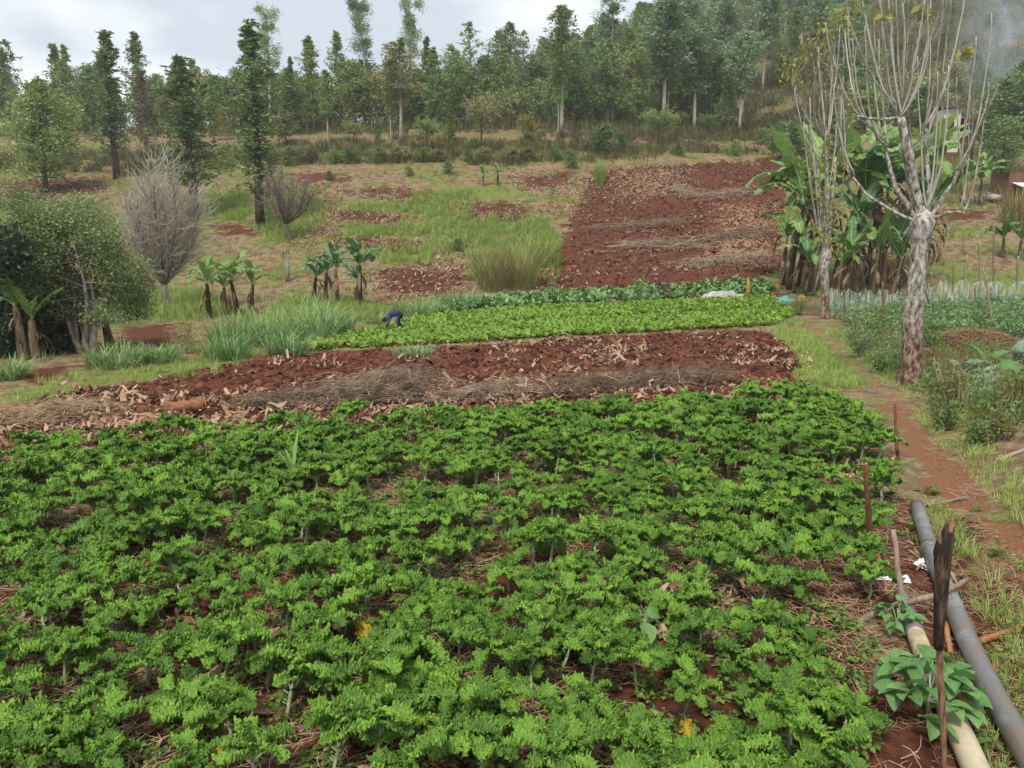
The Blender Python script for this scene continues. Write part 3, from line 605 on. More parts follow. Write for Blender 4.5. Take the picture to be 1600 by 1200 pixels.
def husk(seed, L_=.17, w=.018):
    rg = np.random.default_rng(seed); mb = MB()
    for _ in range(3):
        a = rg.uniform(0, 6.28); d = np.array([math.cos(a), math.sin(a), 0]); sd_ = np.array([-d[1], d[0], rg.normal(0, .5)]); s = np.linspace(0, 1, 6); l2 = L_ * rg.uniform(.6, 1.3)
        P = np.append(rg.normal(0, L_ * .5, 2), .012) + (s[:, None] - .5) * d * l2 + np.stack([0 * s, 0 * s, .03 * np.sin(s * rg.uniform(3, 6) + rg.uniform(0, 3)) + .015], 1)
        strip(mb, P, np.tile(sd_, (6, 1)) + rg.normal(0, .2, (6, 3)), w * rg.uniform(.6, 1.3) * np.sin(.25 + s * 2.6), rnd=rg.random())
    return mb.mesh('husk', M['husk'])
STRAW = [straw_bit(k) for k in range(5)]; HUSK = [husk(20 + k) for k in range(5)]
x, y = inpoly(KALE, 60, rk); keep = (vnoise(x * 1.1 + 5, y * 1.1, seed=83) > -.35) & (y < 13); x, y = x[keep], y[keep]
scatter('straw_mulch', 'dry straw and twigs lying on the soil between kale', 'straw', STRAW, ground(x, y), rk.uniform(.6, 1.4, len(x)), rg=rk, lean=.1)
x, y = inpoly(KALE, 7, rk); keep = (vnoise(x * .9 + 9, y * .9, seed=84) > .1) & (y < 14); x, y = x[keep], y[keep]
ex = [];
for px, py, n, s in ((1130, 930, 38, .28), (1180, 690, 10, .2), (1330, 750, 16, .25), (560, 1035, 26, .3), (480, 1020, 16, .25), (1110, 1000, 14, .2), (1245, 735, 18, .3), (385, 1050, 22, .3), (90, 985, 14, .25), (1380, 860, 20, .25), (60, 1000, 8, .2)):
    p = spot(px, py); ex.append(p[:2] + rk.normal(0, s, (n, 2)))
ex = np.concatenate(ex); x = np.concatenate([x, ex[:, 0]]); y = np.concatenate([y, ex[:, 1]])
scatter('husk_litter', 'pale dry maize husks lying on the soil between kale', 'husk litter', HUSK, ground(x, y, .004), rk.uniform(.6, 1.35, len(x)), rg=rk, lean=.2)
def clod_mesh(seed, n=1):
    rg = np.random.default_rng(seed); mb = MB(); a = np.arange(7) / 7 * 6.283
    Vs = [[0, 0, .8]]
    for zr, rr in ((.45, .75), (-.15, 1.0), (-.6, .7)): Vs += [[rr * math.cos(q) * rg.uniform(.75, 1.2), rr * math.sin(q) * rg.uniform(.75, 1.2), zr * rg.uniform(.7, 1.3)] for q in a]
    Fq = [[1 + r * 7 + k, 1 + r * 7 + (k + 1) % 7, 8 + r * 7 + (k + 1) % 7, 8 + r * 7 + k] for r in range(2) for k in range(7)]
    mb.add(Vs, [f[::-1] for f in Fq], 0); mb.F.append((np.array([[0, 1 + k, 1 + (k + 1) % 7] for k in range(7)]), 0))
    return mb.mesh('clod', M['clod'], smooth=False)
CLOD = [clod_mesh(k) for k in range(6)]
x, y = inpoly(KALE, 60, rk); keep = y < 9; x, y = x[keep], y[keep]
scatter('soil_crumbs', 'crumbs of dark red soil in the kale bed', 'soil', CLOD, ground(x, y), rk.gamma(2, .008, len(x)) + .006, rg=rk, lean=.8)
x, y = inpoly(TILL, 60, rk); keep = vnoise(x * 1.5, y * 1.5, seed=85) > -.5; x, y = x[keep], y[keep]
scatter('soil_clods', 'turned clods of dark red soil in the dug strip', 'soil', CLOD, ground(x, y), rk.gamma(2.0, .020, len(x)) + .015, rg=rk, lean=.8)
x, y = inpoly(TILL, 20, rk)
edge = sdist(np.array([spot(*p)[:2] for p in ((-420, 738), (0, 712), (400, 688), (800, 660), (1240, 632), (1230, 600), (800, 590), (400, 618), (120, 630), (-420, 690))]), x, y) > -.3
keep = (edge & (rk.random(len(x)) < .5)) | (vnoise(x * .8, y * 1.6, seed=86) > .25); x, y = x[keep], y[keep]
I = np.where(rk.random(len(x)) < .97, rk.integers(0, 5, len(x)), rk.integers(5, 10, len(x)))
scatter('crop_residue', 'dry husks and stalks strewn over the dug strip', 'crop residue', STRAW + HUSK, ground(x, y, .03), rk.uniform(.9, 1.9, len(x)), I, rg=rk, lean=.25)

# ------------------------------------------------------------------ crop rows, grasses, brush piles, worker
r3 = np.random.default_rng(33)
def rosette(n, L_, w, seed, mat, up=(.5, 1.2), name='crop_plant'):
    rg = np.random.default_rng(seed); mb = MB()
    for k in range(n):
        a = k * 2.4 + rg.normal(0, .3); e = rg.uniform(*up); l2 = L_ * rg.uniform(.7, 1.15); s = np.linspace(0, 1, 6); ang = e - 1.1 * s ** 1.6
        r = np.concatenate([[0], np.cumsum(np.cos(ang[:-1])) * l2 / 5]); z = np.concatenate([[0], np.cumsum(np.sin(ang[:-1])) * l2 / 5])
        d = np.array([math.cos(a), math.sin(a), 0]); P = r[:, None] * d + z[:, None] * np.array([0, 0, 1.])
        strip(mb, P, np.tile([-d[1], d[0], rg.normal(0, .25)], (6, 1)), w * np.array([.12, .3, .9, 1.0, .7, .05]), rnd=rg.random())
    return mb.mesh(name, mat)
CR = [rosette(n, L_, w, 400 + k, M['crop']) for k, (n, L_, w) in enumerate(((9, .33, .05), (8, .30, .058), (11, .36, .046)))]
def rows(P, dx, dy, th, jit, rg, gap=()):
    lo, hi = P.min(0) - 4, P.max(0) + 4; gx, gy = np.meshgrid(np.arange(lo[0], hi[0], dx), np.arange(lo[1], hi[1], dy)); c = (lo + hi) / 2
    a, b = (gx - c[0]).ravel(), (gy - c[1]).ravel(); k = np.ones(a.size, bool)
    x = c[0] + a * math.cos(th) - b * math.sin(th) + rg.normal(0, jit, a.size); y = c[1] + a * math.sin(th) + b * math.cos(th) + rg.normal(0, jit, a.size)
    k = sdist(P, x, y) > .05; return x[k], y[k]
TR = math.atan2(*(spot(1215, 508) - spot(900, 525))[1::-1])
x, y = rows(CROP, .25, .33, TR, .06, r3)
fur = np.array([spot(*p)[:2] for p in ((800, 504), (930, 497), (1060, 491), (1200, 484), (1240, 481))]); k = pathdist(fur, x, y) > .24
x, y = x[k], y[k]
scatter('leafy_crop_rows', 'bright green leafy crop growing in dense rows', 'leafy crop', CR, ground(x, y), r3.uniform(.75, 1.15, len(x)), rg=r3)
BR = [rosette(n, L_, w, 410 + k, M['beanrow'], (.2, 1.3)) for k, (n, L_, w) in enumerate(((14, .42, .07), (12, .38, .08), (16, .46, .06)))]
x, y = rows(BEAN, .32, .55, TR, .06, r3)
scatter('bean_rows', 'darker green bean rows between bright crop and bare slope', 'bean rows', BR, ground(x, y), r3.uniform(.75, 1.2, len(x)), rg=r3)
for px, py in ((863, 468), (1000, 458), (1035, 462)):
    p = spot(px, py + 4); t = thing('bush', {863: 'small dark bush standing up out of the bean rows near the tall dry grass', 1000: 'dark upright weed bush in the middle of the bean rows', 1035: 'reddish brown withered weed bush in the bean rows'}[px], 'bush', p)
    mb = MB(); C = r3.normal(0, 1, (160, 3)) * (.22, .22, .28) + (0, 0, .5); leaf_cards(mb, C, r3.normal(size=(160, 3)), .16, .5); mb.build('foliage', M['beanrow'] if px < 1030 else M['weed_red'], t)
    mb = MB(); mb.tube([(0, 0, -.1), (.02, 0, .3), (0, .02, .7)], [.025, .02, .01], 5); mb.build('stem', M['bark_dark'], t)
# --- grass
G_SHORT = [tuft(16, .16, .2, .004, (.1, .8)).mesh('grass', M['grass']) for _ in range(4)]
G_MID = [tuft(20, .5, .35, .010, (.0, .5)).mesh('grass', M['grass']) for _ in range(4)]
G_DRY = [tuft(18, .45, .35, .009, (.0, .6), (.2, 1.4)).mesh('grass', M['grass_dry']) for _ in range(4)]
G_OLV = [tuft(20, .9, .7, .022, (.0, .5), (.2, 1.2)).mesh('grass', M['grass_olive']) for _ in range(4)]
VERGE = poly((1205, 512), (1250, 498), (1300, 540), (1400, 640), (1460, 720), (1500, 800), (1540, 900), (1560, 1010), (1720, 1130), (1720, 850), (1600, 740), (1500, 640), (1400, 560), (1330, 520))
fd = lambda x, y: pathdist(FOOT, x, y)
x, y = inpoly(VERGE, 60, r3); k = (fd(x, y) > .27) & (r3.random(len(x)) < .35 + .65 * (vnoise(x * 1.2, y * 1.2, seed=91) > -.1)); x, y = x[k], y[k]
scatter('verge_grass', 'short green grass along the trodden footpath', 'grass', G_SHORT, ground(x, y), r3.uniform(.45, 1.15, len(x)) * (1 + .02 * y), rg=r3)
V2 = poly((1205, 515), (1265, 520), (1330, 580), (1370, 612), (1300, 606), (1245, 598), (1250, 560))
x, y = inpoly(V2, 70, r3); k = fd(x, y) > .3; x, y = x[k], y[k]
NEARV = poly((1430, 780), (1480, 790), (1600, 960), (1760, 1150), (1760, 1400), (1560, 1400), (1545, 1180), (1500, 1000), (1450, 880))
x2, y2 = inpoly(NEARV, 150, r3); k = vnoise(x2 * 1.6, y2 * 1.6, seed=92) > -.3; x2, y2 = x2[k], y2[k]
scatter('path_side_grass', 'green grass beside the path and the pipe', 'grass', G_SHORT, np.concatenate([ground(x, y), ground(x2, y2)]), np.concatenate([r3.uniform(.9, 1.9, len(x)), r3.uniform(.4, 1.05, len(x2))]), rg=r3)
# thin lines of grass along plot edges
ln = [((0, 700), (250, 686), (400, 676), (800, 648), (1240, 620)), ((440, 552), (700, 543), (900, 530), (1190, 514))]
PP = []
for q in ln:
    q = np.array([spot(*a)[:2] for a in q])
    for a, b in zip(q[:-1], q[1:]):
        n = int(np.hypot(*(b - a)) * 11); t = r3.random((n, 1)); PP.append(a + (b - a) * t + r3.normal(0, .14, (n, 2)))
PP = np.concatenate(PP)
scatter('edge_grass', 'thin line of grass along the edge of the dug strip', 'grass', G_SHORT, ground(PP[:, 0], PP[:, 1]), r3.uniform(.6, 1.3, len(PP)), rg=r3)
gm, gs = [], []
for P in GREENP[:12]:
    x, y = inpoly(P, 7.0, r3, -1.6); k = r3.random(len(x)) < sst(-1.6, .8, sdist(P, x, y) + .9 * vnoise(x * .9, y * .9, seed=99)); gm.append(ground(x[k], y[k], 0, False)); gs.append(r3.uniform(.7, 1.7, k.sum()) * (.42 if len(gs) in (10, 11) else 1))
x, y = inpoly(poly((560, 500), (600, 500), (640, 490), (560, 470), (440, 470), (380, 545)), 10, r3); gm.append(ground(x, y, 0, False)); gs.append(r3.uniform(.7, 1.3, len(x)))
gm, gs = np.concatenate(gm), np.concatenate(gs)
scatter('meadow_grass', 'patches of fresh green grass on the slope', 'grass', G_MID, gm, gs, rg=r3)
HILL = poly((-160, 600), (430, 545), (640, 490), (850, 452), (930, 262), (1220, 245), (1225, 230), (800, 232), (-160, 250))
x, y = inpoly(HILL, 2.6, r3); W = weights(x, y); k = (r3.random(len(x)) < .35 + .65 * (vnoise(x * .4, y * .4, seed=93) > -.2)) & (W['soil'] < .3); x, y = x[k], y[k]
scatter('dry_grass', 'dry straw coloured grass scattered over the left slope', 'grass', G_DRY[:2] + G_MID[:3], ground(x, y, 0, False), r3.uniform(.4, 1.2, len(x)), rg=r3)
HR = poly((1230, 250), (1225, 440), (1300, 470), (1620, 470), (1760, 420), (1760, 240), (1400, 200))
x, y = inpoly(HR, 1.8, r3); k = r3.random(len(x)) < .3 + .7 * (vnoise(x * .4, y * .4, seed=94) > -.2); x, y = x[k], y[k]
scatter('slope_grass', 'mixed green and dry grass on the right hand slope', 'grass', G_DRY + G_MID, ground(x, y, 0, False), r3.uniform(.6, 1.4, len(x)), rg=r3)
BANK = poly((-200, 262), (430, 262), (800, 262), (1000, 252), (1230, 232), (1330, 190), (1300, 160), (1100, 205), (800, 222), (400, 228), (-200, 232))
x, y = inpoly(BANK, 2.6, r3); k = (vnoise(x * .25, y * .5, seed=95) > -.45); x, y = x[k], y[k]
scatter('rank_grass', 'rank olive grass covering the terrace banks under the forest', 'grass', G_OLV, ground(x, y, 0, False), r3.uniform(.6, 1.5, len(x)), rg=r3)
x, y = inpoly(poly((780, 226), (930, 222), (940, 236), (790, 244)), 9, r3)
scatter('straw_grass', 'pale pinkish dry grass strip below the forest edge', 'grass', G_DRY, ground(x, y, 0, False), r3.uniform(1.2, 2.2, len(x)), rg=r3)
x = r3.uniform(-70, 160, 26000); y = r3.uniform(94, 235, 26000); k = (np.abs(x) < .72 * y) & ((x > 30) | (y < 140)) & ((vnoise(x * .12, y * .12, seed=96) > -.45)); x, y = x[k], y[k]
scatter('forest_undergrowth', 'olive undergrowth on the floor of the hillside forest', 'undergrowth', G_OLV, ground(x, y, 0, False), r3.uniform(.9, 2.2, len(x)), rg=r3)
# residue and clods on the cleared hill field and hill patches
rp, rs = [], []
x, y = inpoly(BROWN, 3, r3); k = vnoise(x * .5, y * .5, seed=97) > -.1; rp.append(ground(x[k], y[k], .03)); rs.append(r3.uniform(1.0, 2.4, k.sum()))
for P in STRAWP[:5] + SOILP[:7]:
    x, y = inpoly(P, 7, r3, -.5); rp.append(ground(x, y, .03, False)); rs.append(r3.uniform(1.0, 2.4, len(x)))
rp, rs = np.concatenate(rp), np.concatenate(rs)
scatter('field_residue', 'dry stalks and husks littering the cleared slope', 'crop residue', STRAW + HUSK, rp, rs, np.where(r3.random(len(rp)) < .95, r3.integers(0, 5, len(rp)), r3.integers(5, 10, len(rp))), rg=r3, lean=.25)
x, y = inpoly(BROWN, 14, r3)
scatter('field_clods', 'clods of red brown soil on the cleared slope', 'soil', CLOD, ground(x, y), r3.gamma(2.0, .024, len(x)) + .02, rg=r3, lean=.8)
# litter on the path and beside the pipe
LIT = poly((1390, 800), (1440, 760), (1520, 800), (1640, 960), (1700, 1100), (1560, 1290), (1390, 1290), (1385, 950))
x, y = inpoly(LIT, 34, r3); scatter('path_straw', 'dry straw strewn on the path beside the grey pipe', 'straw', STRAW, ground(x, y), r3.uniform(.5, 1.2, len(x)), rg=r3, lean=.08)
x, y = inpoly(LIT, 16, r3); k = vnoise(x * 1.3, y * 1.3, seed=98) > .0; x, y = x[k], y[k]
scatter('path_weeds', 'small green weeds growing round the pipes', 'weeds', WEED, ground(x, y), r3.uniform(.5, 1.3, len(x)), rg=r3)
x, y = inpoly(VERGE, 16, r3); scatter('verge_straw', 'straw bits lying on the footpath', 'straw', STRAW, ground(x, y), r3.uniform(.5, 1.2, len(x)), rg=r3, lean=.08)

# --- napier clumps, tall grasses, maize
def grass_thing(name, label, cat, px, py, topy, wpx, n, mat, bw, group=None, curl=(.5, 1.9), lean=(0, .6), seed=0):
    p = spot(px, py); H = max(.3, rise(p, topy)) * (1.2 if name == 'napier_grass' else 1); sp = wpx * mpp(p); rg = np.random.default_rng(seed + int(px * 7 + py)); t = thing(name, label, cat, p, 0, group)
    mb = MB()
    for _ in range(n):
        a = rg.uniform(0, 6.28); r = sp * .38 * math.sqrt(rg.random()); b = np.array([r * math.cos(a), r * math.sin(a), 0]); b[2] = float(height(p[0] + b[0], p[1] + b[1])) - p[2] - .03
        blade(mb, b, a + rg.normal(0, .9), H * rg.uniform(.7, 1.45), rg.uniform(*lean), rg.uniform(*curl), bw * rg.uniform(.7, 1.2), 6, rnd=rg.random())
    mb.build('blade_mass', mat, t)['kind'] = 'stuff'; return t
for px, py, ty, wp, lb in ((370, 543, 495, 95, 'big napier grass clump at the lower end of the bright crop plot'), (425, 535, 488, 100, 'napier grass clump next to the big one by the crop plot'), (490, 528, 473, 95, 'tallest napier grass clump standing in front of the banana plants'),
                           (530, 520, 490, 60, 'napier grass clump at the upper end of the row by the crop plot'), (355, 560, 525, 80, 'low napier grass clump at the edge of the dug strip'), (450, 555, 520, 80, 'low napier clump touching the bright crop rows'), (180, 572, 540, 110, 'spreading napier grass clump below the bushy tree on the left'),
                           (250, 565, 538, 70, 'short napier grass clump beside the yellowish bush'), (15, 592, 562, 60, 'napier grass clump at the far left below the banana plants'), (645, 557, 540, 75, 'green grass clump alone on the dug soil near the worker'),
                           (650, 492, 465, 90, 'napier grass clump at the left end of the bean rows'), (715, 478, 455, 90, 'napier grass clump between bean rows and the tall dry grass'), (595, 505, 492, 60, 'low grass clump just behind the bent worker')):
    grass_thing('napier_grass', lb, 'grass clump', px, py, ty, wp, int(110 + wp * 1.6), M['napier'], .016, 'napier grass clumps', seed=1)
for px, py, ty, wp, lb in ((770, 452, 380, 60, 'tall half dry grass clump at the corner of the cleared slope'), (812, 450, 368, 60, 'tall yellow grass clump against the cleared slope'), (850, 415, 365, 40, 'thinner green topped grass clump above the dry ones')):
    t = grass_thing('tall_grass', lb, 'grass clump', px, py, ty, wp, int(wp * 5), M['grass_dry'] if px != 850 else M['grass'], .016, None, (.3, 1.7), (0, .45), seed=2)
grass_thing('tall_grass', 'pale yellow green grass tussock at the top edge of the cleared slope', 'grass clump', 937, 288, 255, 20, 130, M['grass'], .03, None, (.1, .7), (0, .3), seed=3)
grass_thing('tall_grass', 'straw yellow tall grass beside the path on the far right slope', 'grass clump', 1590, 350, 300, 60, 260, M['grass_dry'], .03, None, (.1, .9), (0, .3), seed=4)
grass_thing('tall_grass', 'fresh green tall grass below the house on the right slope', 'grass clump', 1475, 300, 255, 70, 260, M['grass'], .035, None, (.2, .9), (0, .35), seed=5)
def maize(px, py, ty, lb, seed):
    p = spot(px, py); H = rise(p, ty); t = thing('maize_plant', lb, 'maize', p, seed)
    rg = np.random.default_rng(seed); mb = MB(); mb.tube([(0, 0, -.05), (0, 0, H * .35), (.01, 0, H * .55)], [.012, .010, .006], 6); mb.build('stalk', M['maize'], t)
    for k in range(9):
        mb = MB(); blade(mb, (0, 0, H * (.05 + .055 * k)), k * 2.75 + rg.normal(0, .4), H * rg.uniform(.6, .85), .25 + .15 * rg.random(), rg.uniform(.6, 1.9) * (1 - k * .07), .026, 8); mb.build('leaf', M['maize'], t)
maize(460, 768, 690, 'taller maize seedling standing above the kale on the left', 1)
maize(862, 742, 700, 'small maize seedling among the kale near the middle', 2)
maize(372, 790, 742, 'yellowish maize seedling low in the kale at a bare patch', 4)

# --- brush piles, log
def brush(name, label, cat, pts, hpx, wpx, n, mat, Ls=(.8, 2.0), rad=.006, seed=0, branches=3):
    rg = np.random.default_rng(seed); Q = np.array([spot(*q) for q in pts]); c = Q.mean(0); t = thing(name, label, cat, c); m_ = mpp(c); wd = wpx * m_; hh = hpx * m_
    def twig(mb, l_, r, k=4):
        u = rg.random() * (len(Q) - 1); a = int(u); f = u - a; b = Q[a] * (1 - f) + Q[min(a + 1, len(Q) - 1)] * f
        d = Q[-1] - Q[0]; ax = math.atan2(d[1], d[0]) + rg.normal(0, .7); off = rg.normal(0, wd * .3); el = rg.normal(.0, .18)
        dd = np.array([math.cos(ax) * math.cos(el), math.sin(ax) * math.cos(el), math.sin(el)]); cc = b + np.array([-math.sin(ax), math.cos(ax), 0]) * off
        s = np.linspace(-.5, .5, 6); bow = np.cumsum(rg.normal(0, .05 * l_, (6, 3)), 0); P = cc + s[:, None] * dd * l_ + bow
        zz = full(P[:, 0], P[:, 1]); h0 = hh * math.exp(-(off / (wd * .45)) ** 2) * rg.random() ** .8
        P[:, 2] = zz + h0 + np.abs(bow[:, 2]) * .6 + .01 - .25 * h0 * (2 * s) ** 2
        mb.tube(P - c, np.linspace(r, r * .45, 6), k, cap=False, rnd=rg.random())
    mb = MB()
    for _ in range(n): twig(mb, rg.uniform(*Ls), rad * rg.uniform(.6, 1.5), 3)
    mb.build('twig_mass', mat, t)['kind'] = 'stuff'
    for _ in range(branches):
        mb = MB(); twig(mb, Ls[1] * rg.uniform(.8, 1.1), rad * 3.2, 6); mb.build('branch', mat, t)
    return t
brush('brush_pile', 'dark tangled brush pile in the middle of the dug strip', 'brush pile', ((545, 634), (600, 626), (670, 622)), 52, 46, 520, M['brush'], (.5, 1.8), .006, 1)
brush('brush_pile', 'long low brush pile lying on the right half of the dug strip', 'brush pile', ((880, 618), (960, 608), (1050, 604), (1120, 600)), 24, 34, 520, M['brush'], (.6, 1.9), .006, 2, 5)
brush('brush_pile', 'low brush pile between the dark tangled one and the long one', 'brush pile', ((720, 628), (770, 620), (820, 616)), 20, 34, 260, M['brush'], (.5, 1.6), .006, 12, 3)
brush('brush_pile', 'small brush pile over pale husks left of the dark one', 'brush pile', ((400, 640), (450, 632), (510, 628)), 24, 40, 320, M['brush'], (.4, 1.4), .006, 3)
brush('straw_pile', 'pale heap of dry straw and stalks at the left end of the dug strip', 'straw pile', ((-60, 668), (40, 660), (150, 648)), 26, 60, 800, M['straw'], (.4, 1.3), .005, 4)
for k, (pts, lb) in enumerate(((((930, 362), (1000, 358), (1060, 350)), 'grey cut branches lying across the middle of the cleared slope'), (((960, 392), (1030, 385), (1110, 390)), 'grey cut branches lying lower on the cleared slope'), (((1080, 378), (1150, 372), (1215, 366)), 'heap of grey brushwood by the banana grove end of the cleared slope'),
                              (((1070, 418), (1140, 410), (1210, 405)), 'lowest heap of brushwood on the cleared slope near the banana grove'), (((1050, 300), (1100, 312), (1180, 300)), 'scattered dry brush near the top of the cleared slope'))):
    brush('brush_pile', lb, 'brush pile', pts, 10, 22, 120, M['brush'], (1.0, 3.4), .012, 20 + k, 4)
HUSKM = [husk(40 + k, .26, .019) for k in range(3)]
hp = []
for px, py, n, s in ((480, 640, 90, .45), (560, 640, 60, .4), (440, 636, 60, .4), (810, 595, 60, .35), (825, 622, 50, .4), (740, 628, 40, .4), (120, 664, 70, .6), (950, 612, 40, .5), (1060, 606, 40, .5), (620, 636, 40, .4), (300, 655, 40, .5)):
    p = spot(px, py); n = int(n * .6); n = int(n * .7); hp.append(p[:2] + r3.normal(0, 1, (n, 2)) * (s * 1.5, s * .5))
hp = np.concatenate(hp)
scatter('husk_heaps', 'heaped pale maize husks round the brush piles', 'husk heaps', HUSKM, ground(hp[:, 0], hp[:, 1], .04), r3.uniform(.45, 1.05, len(hp)), rg=r3, lean=.5)
M['log'] = solid('log_wood', (.20, .085, .035), (.36, .175, .08), scale=5, stretch=(1, 4, 4), bump=.4)
a, b = spot(258, 652), spot(320, 645); c = (a + b) / 2; t = thing('log', 'short orange brown log lying at the kale edge of the dug strip', 'log', c)
mb = MB(); s = np.linspace(0, 1, 9)[:, None]; P = a + (b - a) * s - c + np.array([0, 0, .16]); mb.tube(P, .12 + .012 * np.sin(np.arange(9) * 2.1), 12); mb.build('trunk', M['log'], t)
mb = MB(); mb.tube([P[-1] + (0, 0, .0), P[-1] + (b - a) / np.linalg.norm(b - a) * .02], [.135, .128], 12); mb.build('cut_end', M['log'], t)


# ------------------------------------------------------------------ trees
r4 = np.random.default_rng(44)
M['leaf_dark'] = leafmat('dark_tree_leaf', (0.074, 0.130, 0.052), (0.277, 0.382, 0.144), trans=.25, obj=.5, scale=.5)
M['leaf_mid'] = leafmat('mid_tree_leaf', (0.106, 0.163, 0.052), (0.360, 0.455, 0.151), trans=.28, obj=.5, scale=.5)
M['leaf_gum'] = leafmat('gum_leaf', (0.127, 0.203, 0.108), (0.390, 0.520, 0.266), trans=.28, obj=.5, scale=.5)
M['leaf_olive'] = leafmat('olive_tree_leaf', (0.150, 0.163, 0.066), (0.450, 0.455, 0.187), trans=.28, obj=.5, scale=.5)
M['leaf_lime'] = leafmat('lime_tree_leaf', (0.125, 0.200, 0.037), (0.338, 0.425, 0.094), trans=.35, obj=.4, scale=.5)
M['leaf_yellow'] = leafmat('yellowing_leaf', (.18, .20, .05), (.40, .40, .13), extra=(.45, .33, .06), ext=.08, trans=.3, obj=.3)
M['leaf_brown'] = leafmat('brown_dry_leaf', (.10, .08, .05), (.25, .20, .12), trans=.2, obj=.4, scale=.5)
def tree_mesh(seed, H, base, prof, rad, nb, nl, ls, up, leafm, bark, trunk_r=.16, sig=.45, droop=.0, wander=.15, width=.42, inner=.25, top=True, fork=0):
    """trunk with limbs, and a crown of leaf-sized faces along the limbs; prof(t) is the crown radius from its foot (0) to its tip (1)"""
    rg = np.random.default_rng(seed); s = np.linspace(0, 1, 9); lean = rg.normal(0, wander, 2)
    P = np.stack([lean[0] * s ** 1.5 * H * .1 + .05 * np.sin(s * 7 + seed) * wander * 3, lean[1] * s ** 1.5 * H * .1 + .05 * np.cos(s * 6 + seed) * wander * 3, s * H * .98], 1)
    P[0, 2] = -.4; tr = MB(); tr.tube(P, trunk_r * (1.05 - s) ** .8 + .012, 7)
    C, D = [], []; per = max(1, nl // nb)
    for k in range(nb):
        t = (k + rg.random()) / nb; t = t ** .95; h = base + (1 - base) * t * .97
        a = k * 2.399 + rg.normal(0, .5); L_ = rad * prof(t) * rg.uniform(.45, 1.3) * (.72 if rg.random() < .2 else 1); e = up + rg.normal(0, .18)
        b = np.array([np.interp(h, s, P[:, 0]), np.interp(h, s, P[:, 1]), h * H]); q = np.linspace(0, 1, 5)
        r = q * L_ * math.cos(e); z = q * L_ * math.sin(e) - droop * L_ * q ** 2
        B_ = b + np.stack([r * math.cos(a), r * math.sin(a), z], 1); B_[1:] += rg.normal(0, .05 * L_, (4, 3))
        tr.tube(B_, np.linspace(trunk_r * .28 * (1.1 - t) + .012, .008, 5), 4, cap=False)
        u = inner + (1 - inner) * rg.random(per) ** .75; nc = max(1, per // 9); cl = rg.integers(0, nc, per); cu = inner + (1 - inner) * rg.random(nc) ** .75; u = cu[cl] + rg.normal(0, .03, per)
        off = rg.normal(0, 1, (nc, 3))[cl] * sig * .8 + rg.normal(0, 1, (per, 3)) * sig * .5; off *= np.minimum(1, .35 + L_ / rad)
        c = np.stack([np.interp(u, q, B_[:, i]) for i in range(3)], 1) + off
        d = rg.normal(0, .6, (per, 3)) + np.array([math.cos(a) * .6, math.sin(a) * .6, .25 - droop * 1.6]); C.append(c); D.append(d)
    C, D = np.concatenate(C), np.concatenate(D); cr = MB()
    lum = np.clip(.5 + .35 * vnoise(C[:, 0] * .9, C[:, 1] * .9, C[:, 2] * .9, seed=seed) + rg.normal(0, .18, len(C)), 0, 1)
    leaf_cards(cr, C, D, ls * rg.uniform(.6, 1.35, len(C)), width, rnd=lum, rg=rg)
    return tr.mesh('trunk', bark), cr.mesh('crown', leafm), H
ell = lambda lo=.35, pk=.45: (lambda t: (lo + (1 - lo) * math.sin(min(1, t / pk) * 1.571)) if t < pk else max(.06, math.cos((t - pk) / (1 - pk) * 1.5)))
cone = lambda p=.9, f=.5: (lambda t: max(.07, (1 - t) ** p * (f + (1 - f) * min(1, t * 5))))
K = {}
K['spire'] = [tree_mesh(500 + k, 17, .16, lambda t: max(.12, (1 - t) ** .8 * (.6 + .4 * min(1, t * 3.5))), 2.3, 64, 4600, .30, .8, M['leaf_dark'], M['bark_dark'], .22, .36) for k in range(3)]
K['spire_pale'] = [tree_mesh(510 + k, 15, .25, lambda t: max(.10, (1 - t) ** .85 * (.6 + .4 * min(1, t * 4))), 2.3, 48, 3800, .32, .6, M['leaf_mid'], M['bark_grey'], .16, .36) for k in range(3)]
K['slender'] = [tree_mesh(520 + k, 16, .42, lambda t: max(.12, ell(.4, .35)(t)), 2.1, 38, 3000, .32, .65, M[('leaf_mid', 'leaf_olive', 'leaf_mid')[k]], M['bark_pale'], .15, .36) for k in range(3)]
K['gum'] = [tree_mesh(530 + k, 18, .55, lambda t: (.55 + .45 * math.sin(t * 9 + k * 1.7) ** 2) * (1 - .35 * t), 2.5, 13, 5200, .34, .6, M['leaf_gum'], M['bark_pale'], .26, .55, .10, wander=.4, inner=.80, width=.3) for k in range(3)]
K['sparse'] = [tree_mesh(540 + k, 14, .40, ell(.5, .3), 1.8, 34, 620, .36, .9, M['leaf_mid'], M['bark_grey'], .12, .30) for k in range(2)]
K['dark_round'] = [tree_mesh(550 + k, 11, .22, lambda t: ell(.5, .4)(t), 2.9, 40, 4600, .36, .55, M['leaf_dark'], M['bark_dark'], .17, .55) for k in range(3)]
K['mid_round'] = [tree_mesh(560 + k, 11, .30, lambda t: ell(.5, .4)(t), 2.5, 42, 4600, .36, .6, M[('leaf_mid', 'leaf_olive')[k % 2]], M['bark_grey'], .14, .5) for k in range(4)]
K['plume'] = [tree_mesh(570 + k, 14, .38, lambda t: ell(.35, .55)(t), 2.3, 40, 4600, .40, .8, M['leaf_gum'], M['bark_pale'], .14, .48, .05, width=.36) for k in range(3)]
K['conifer'] = [tree_mesh(580, 12, .08, cone(.8, .8), 2.6, 80, 5200, .34, .45, M['leaf_dark'], M['bark_dark'], .17, .24, -.18, inner=.2, width=.25)]
K['young'] = [tree_mesh(590 + k, 9, .16, cone(.7, .5), 1.7, 46, 2400, .30, .5, M[('leaf_mid', 'leaf_lime')[k]], M['bark_grey'], .09, .3) for k in range(2)]
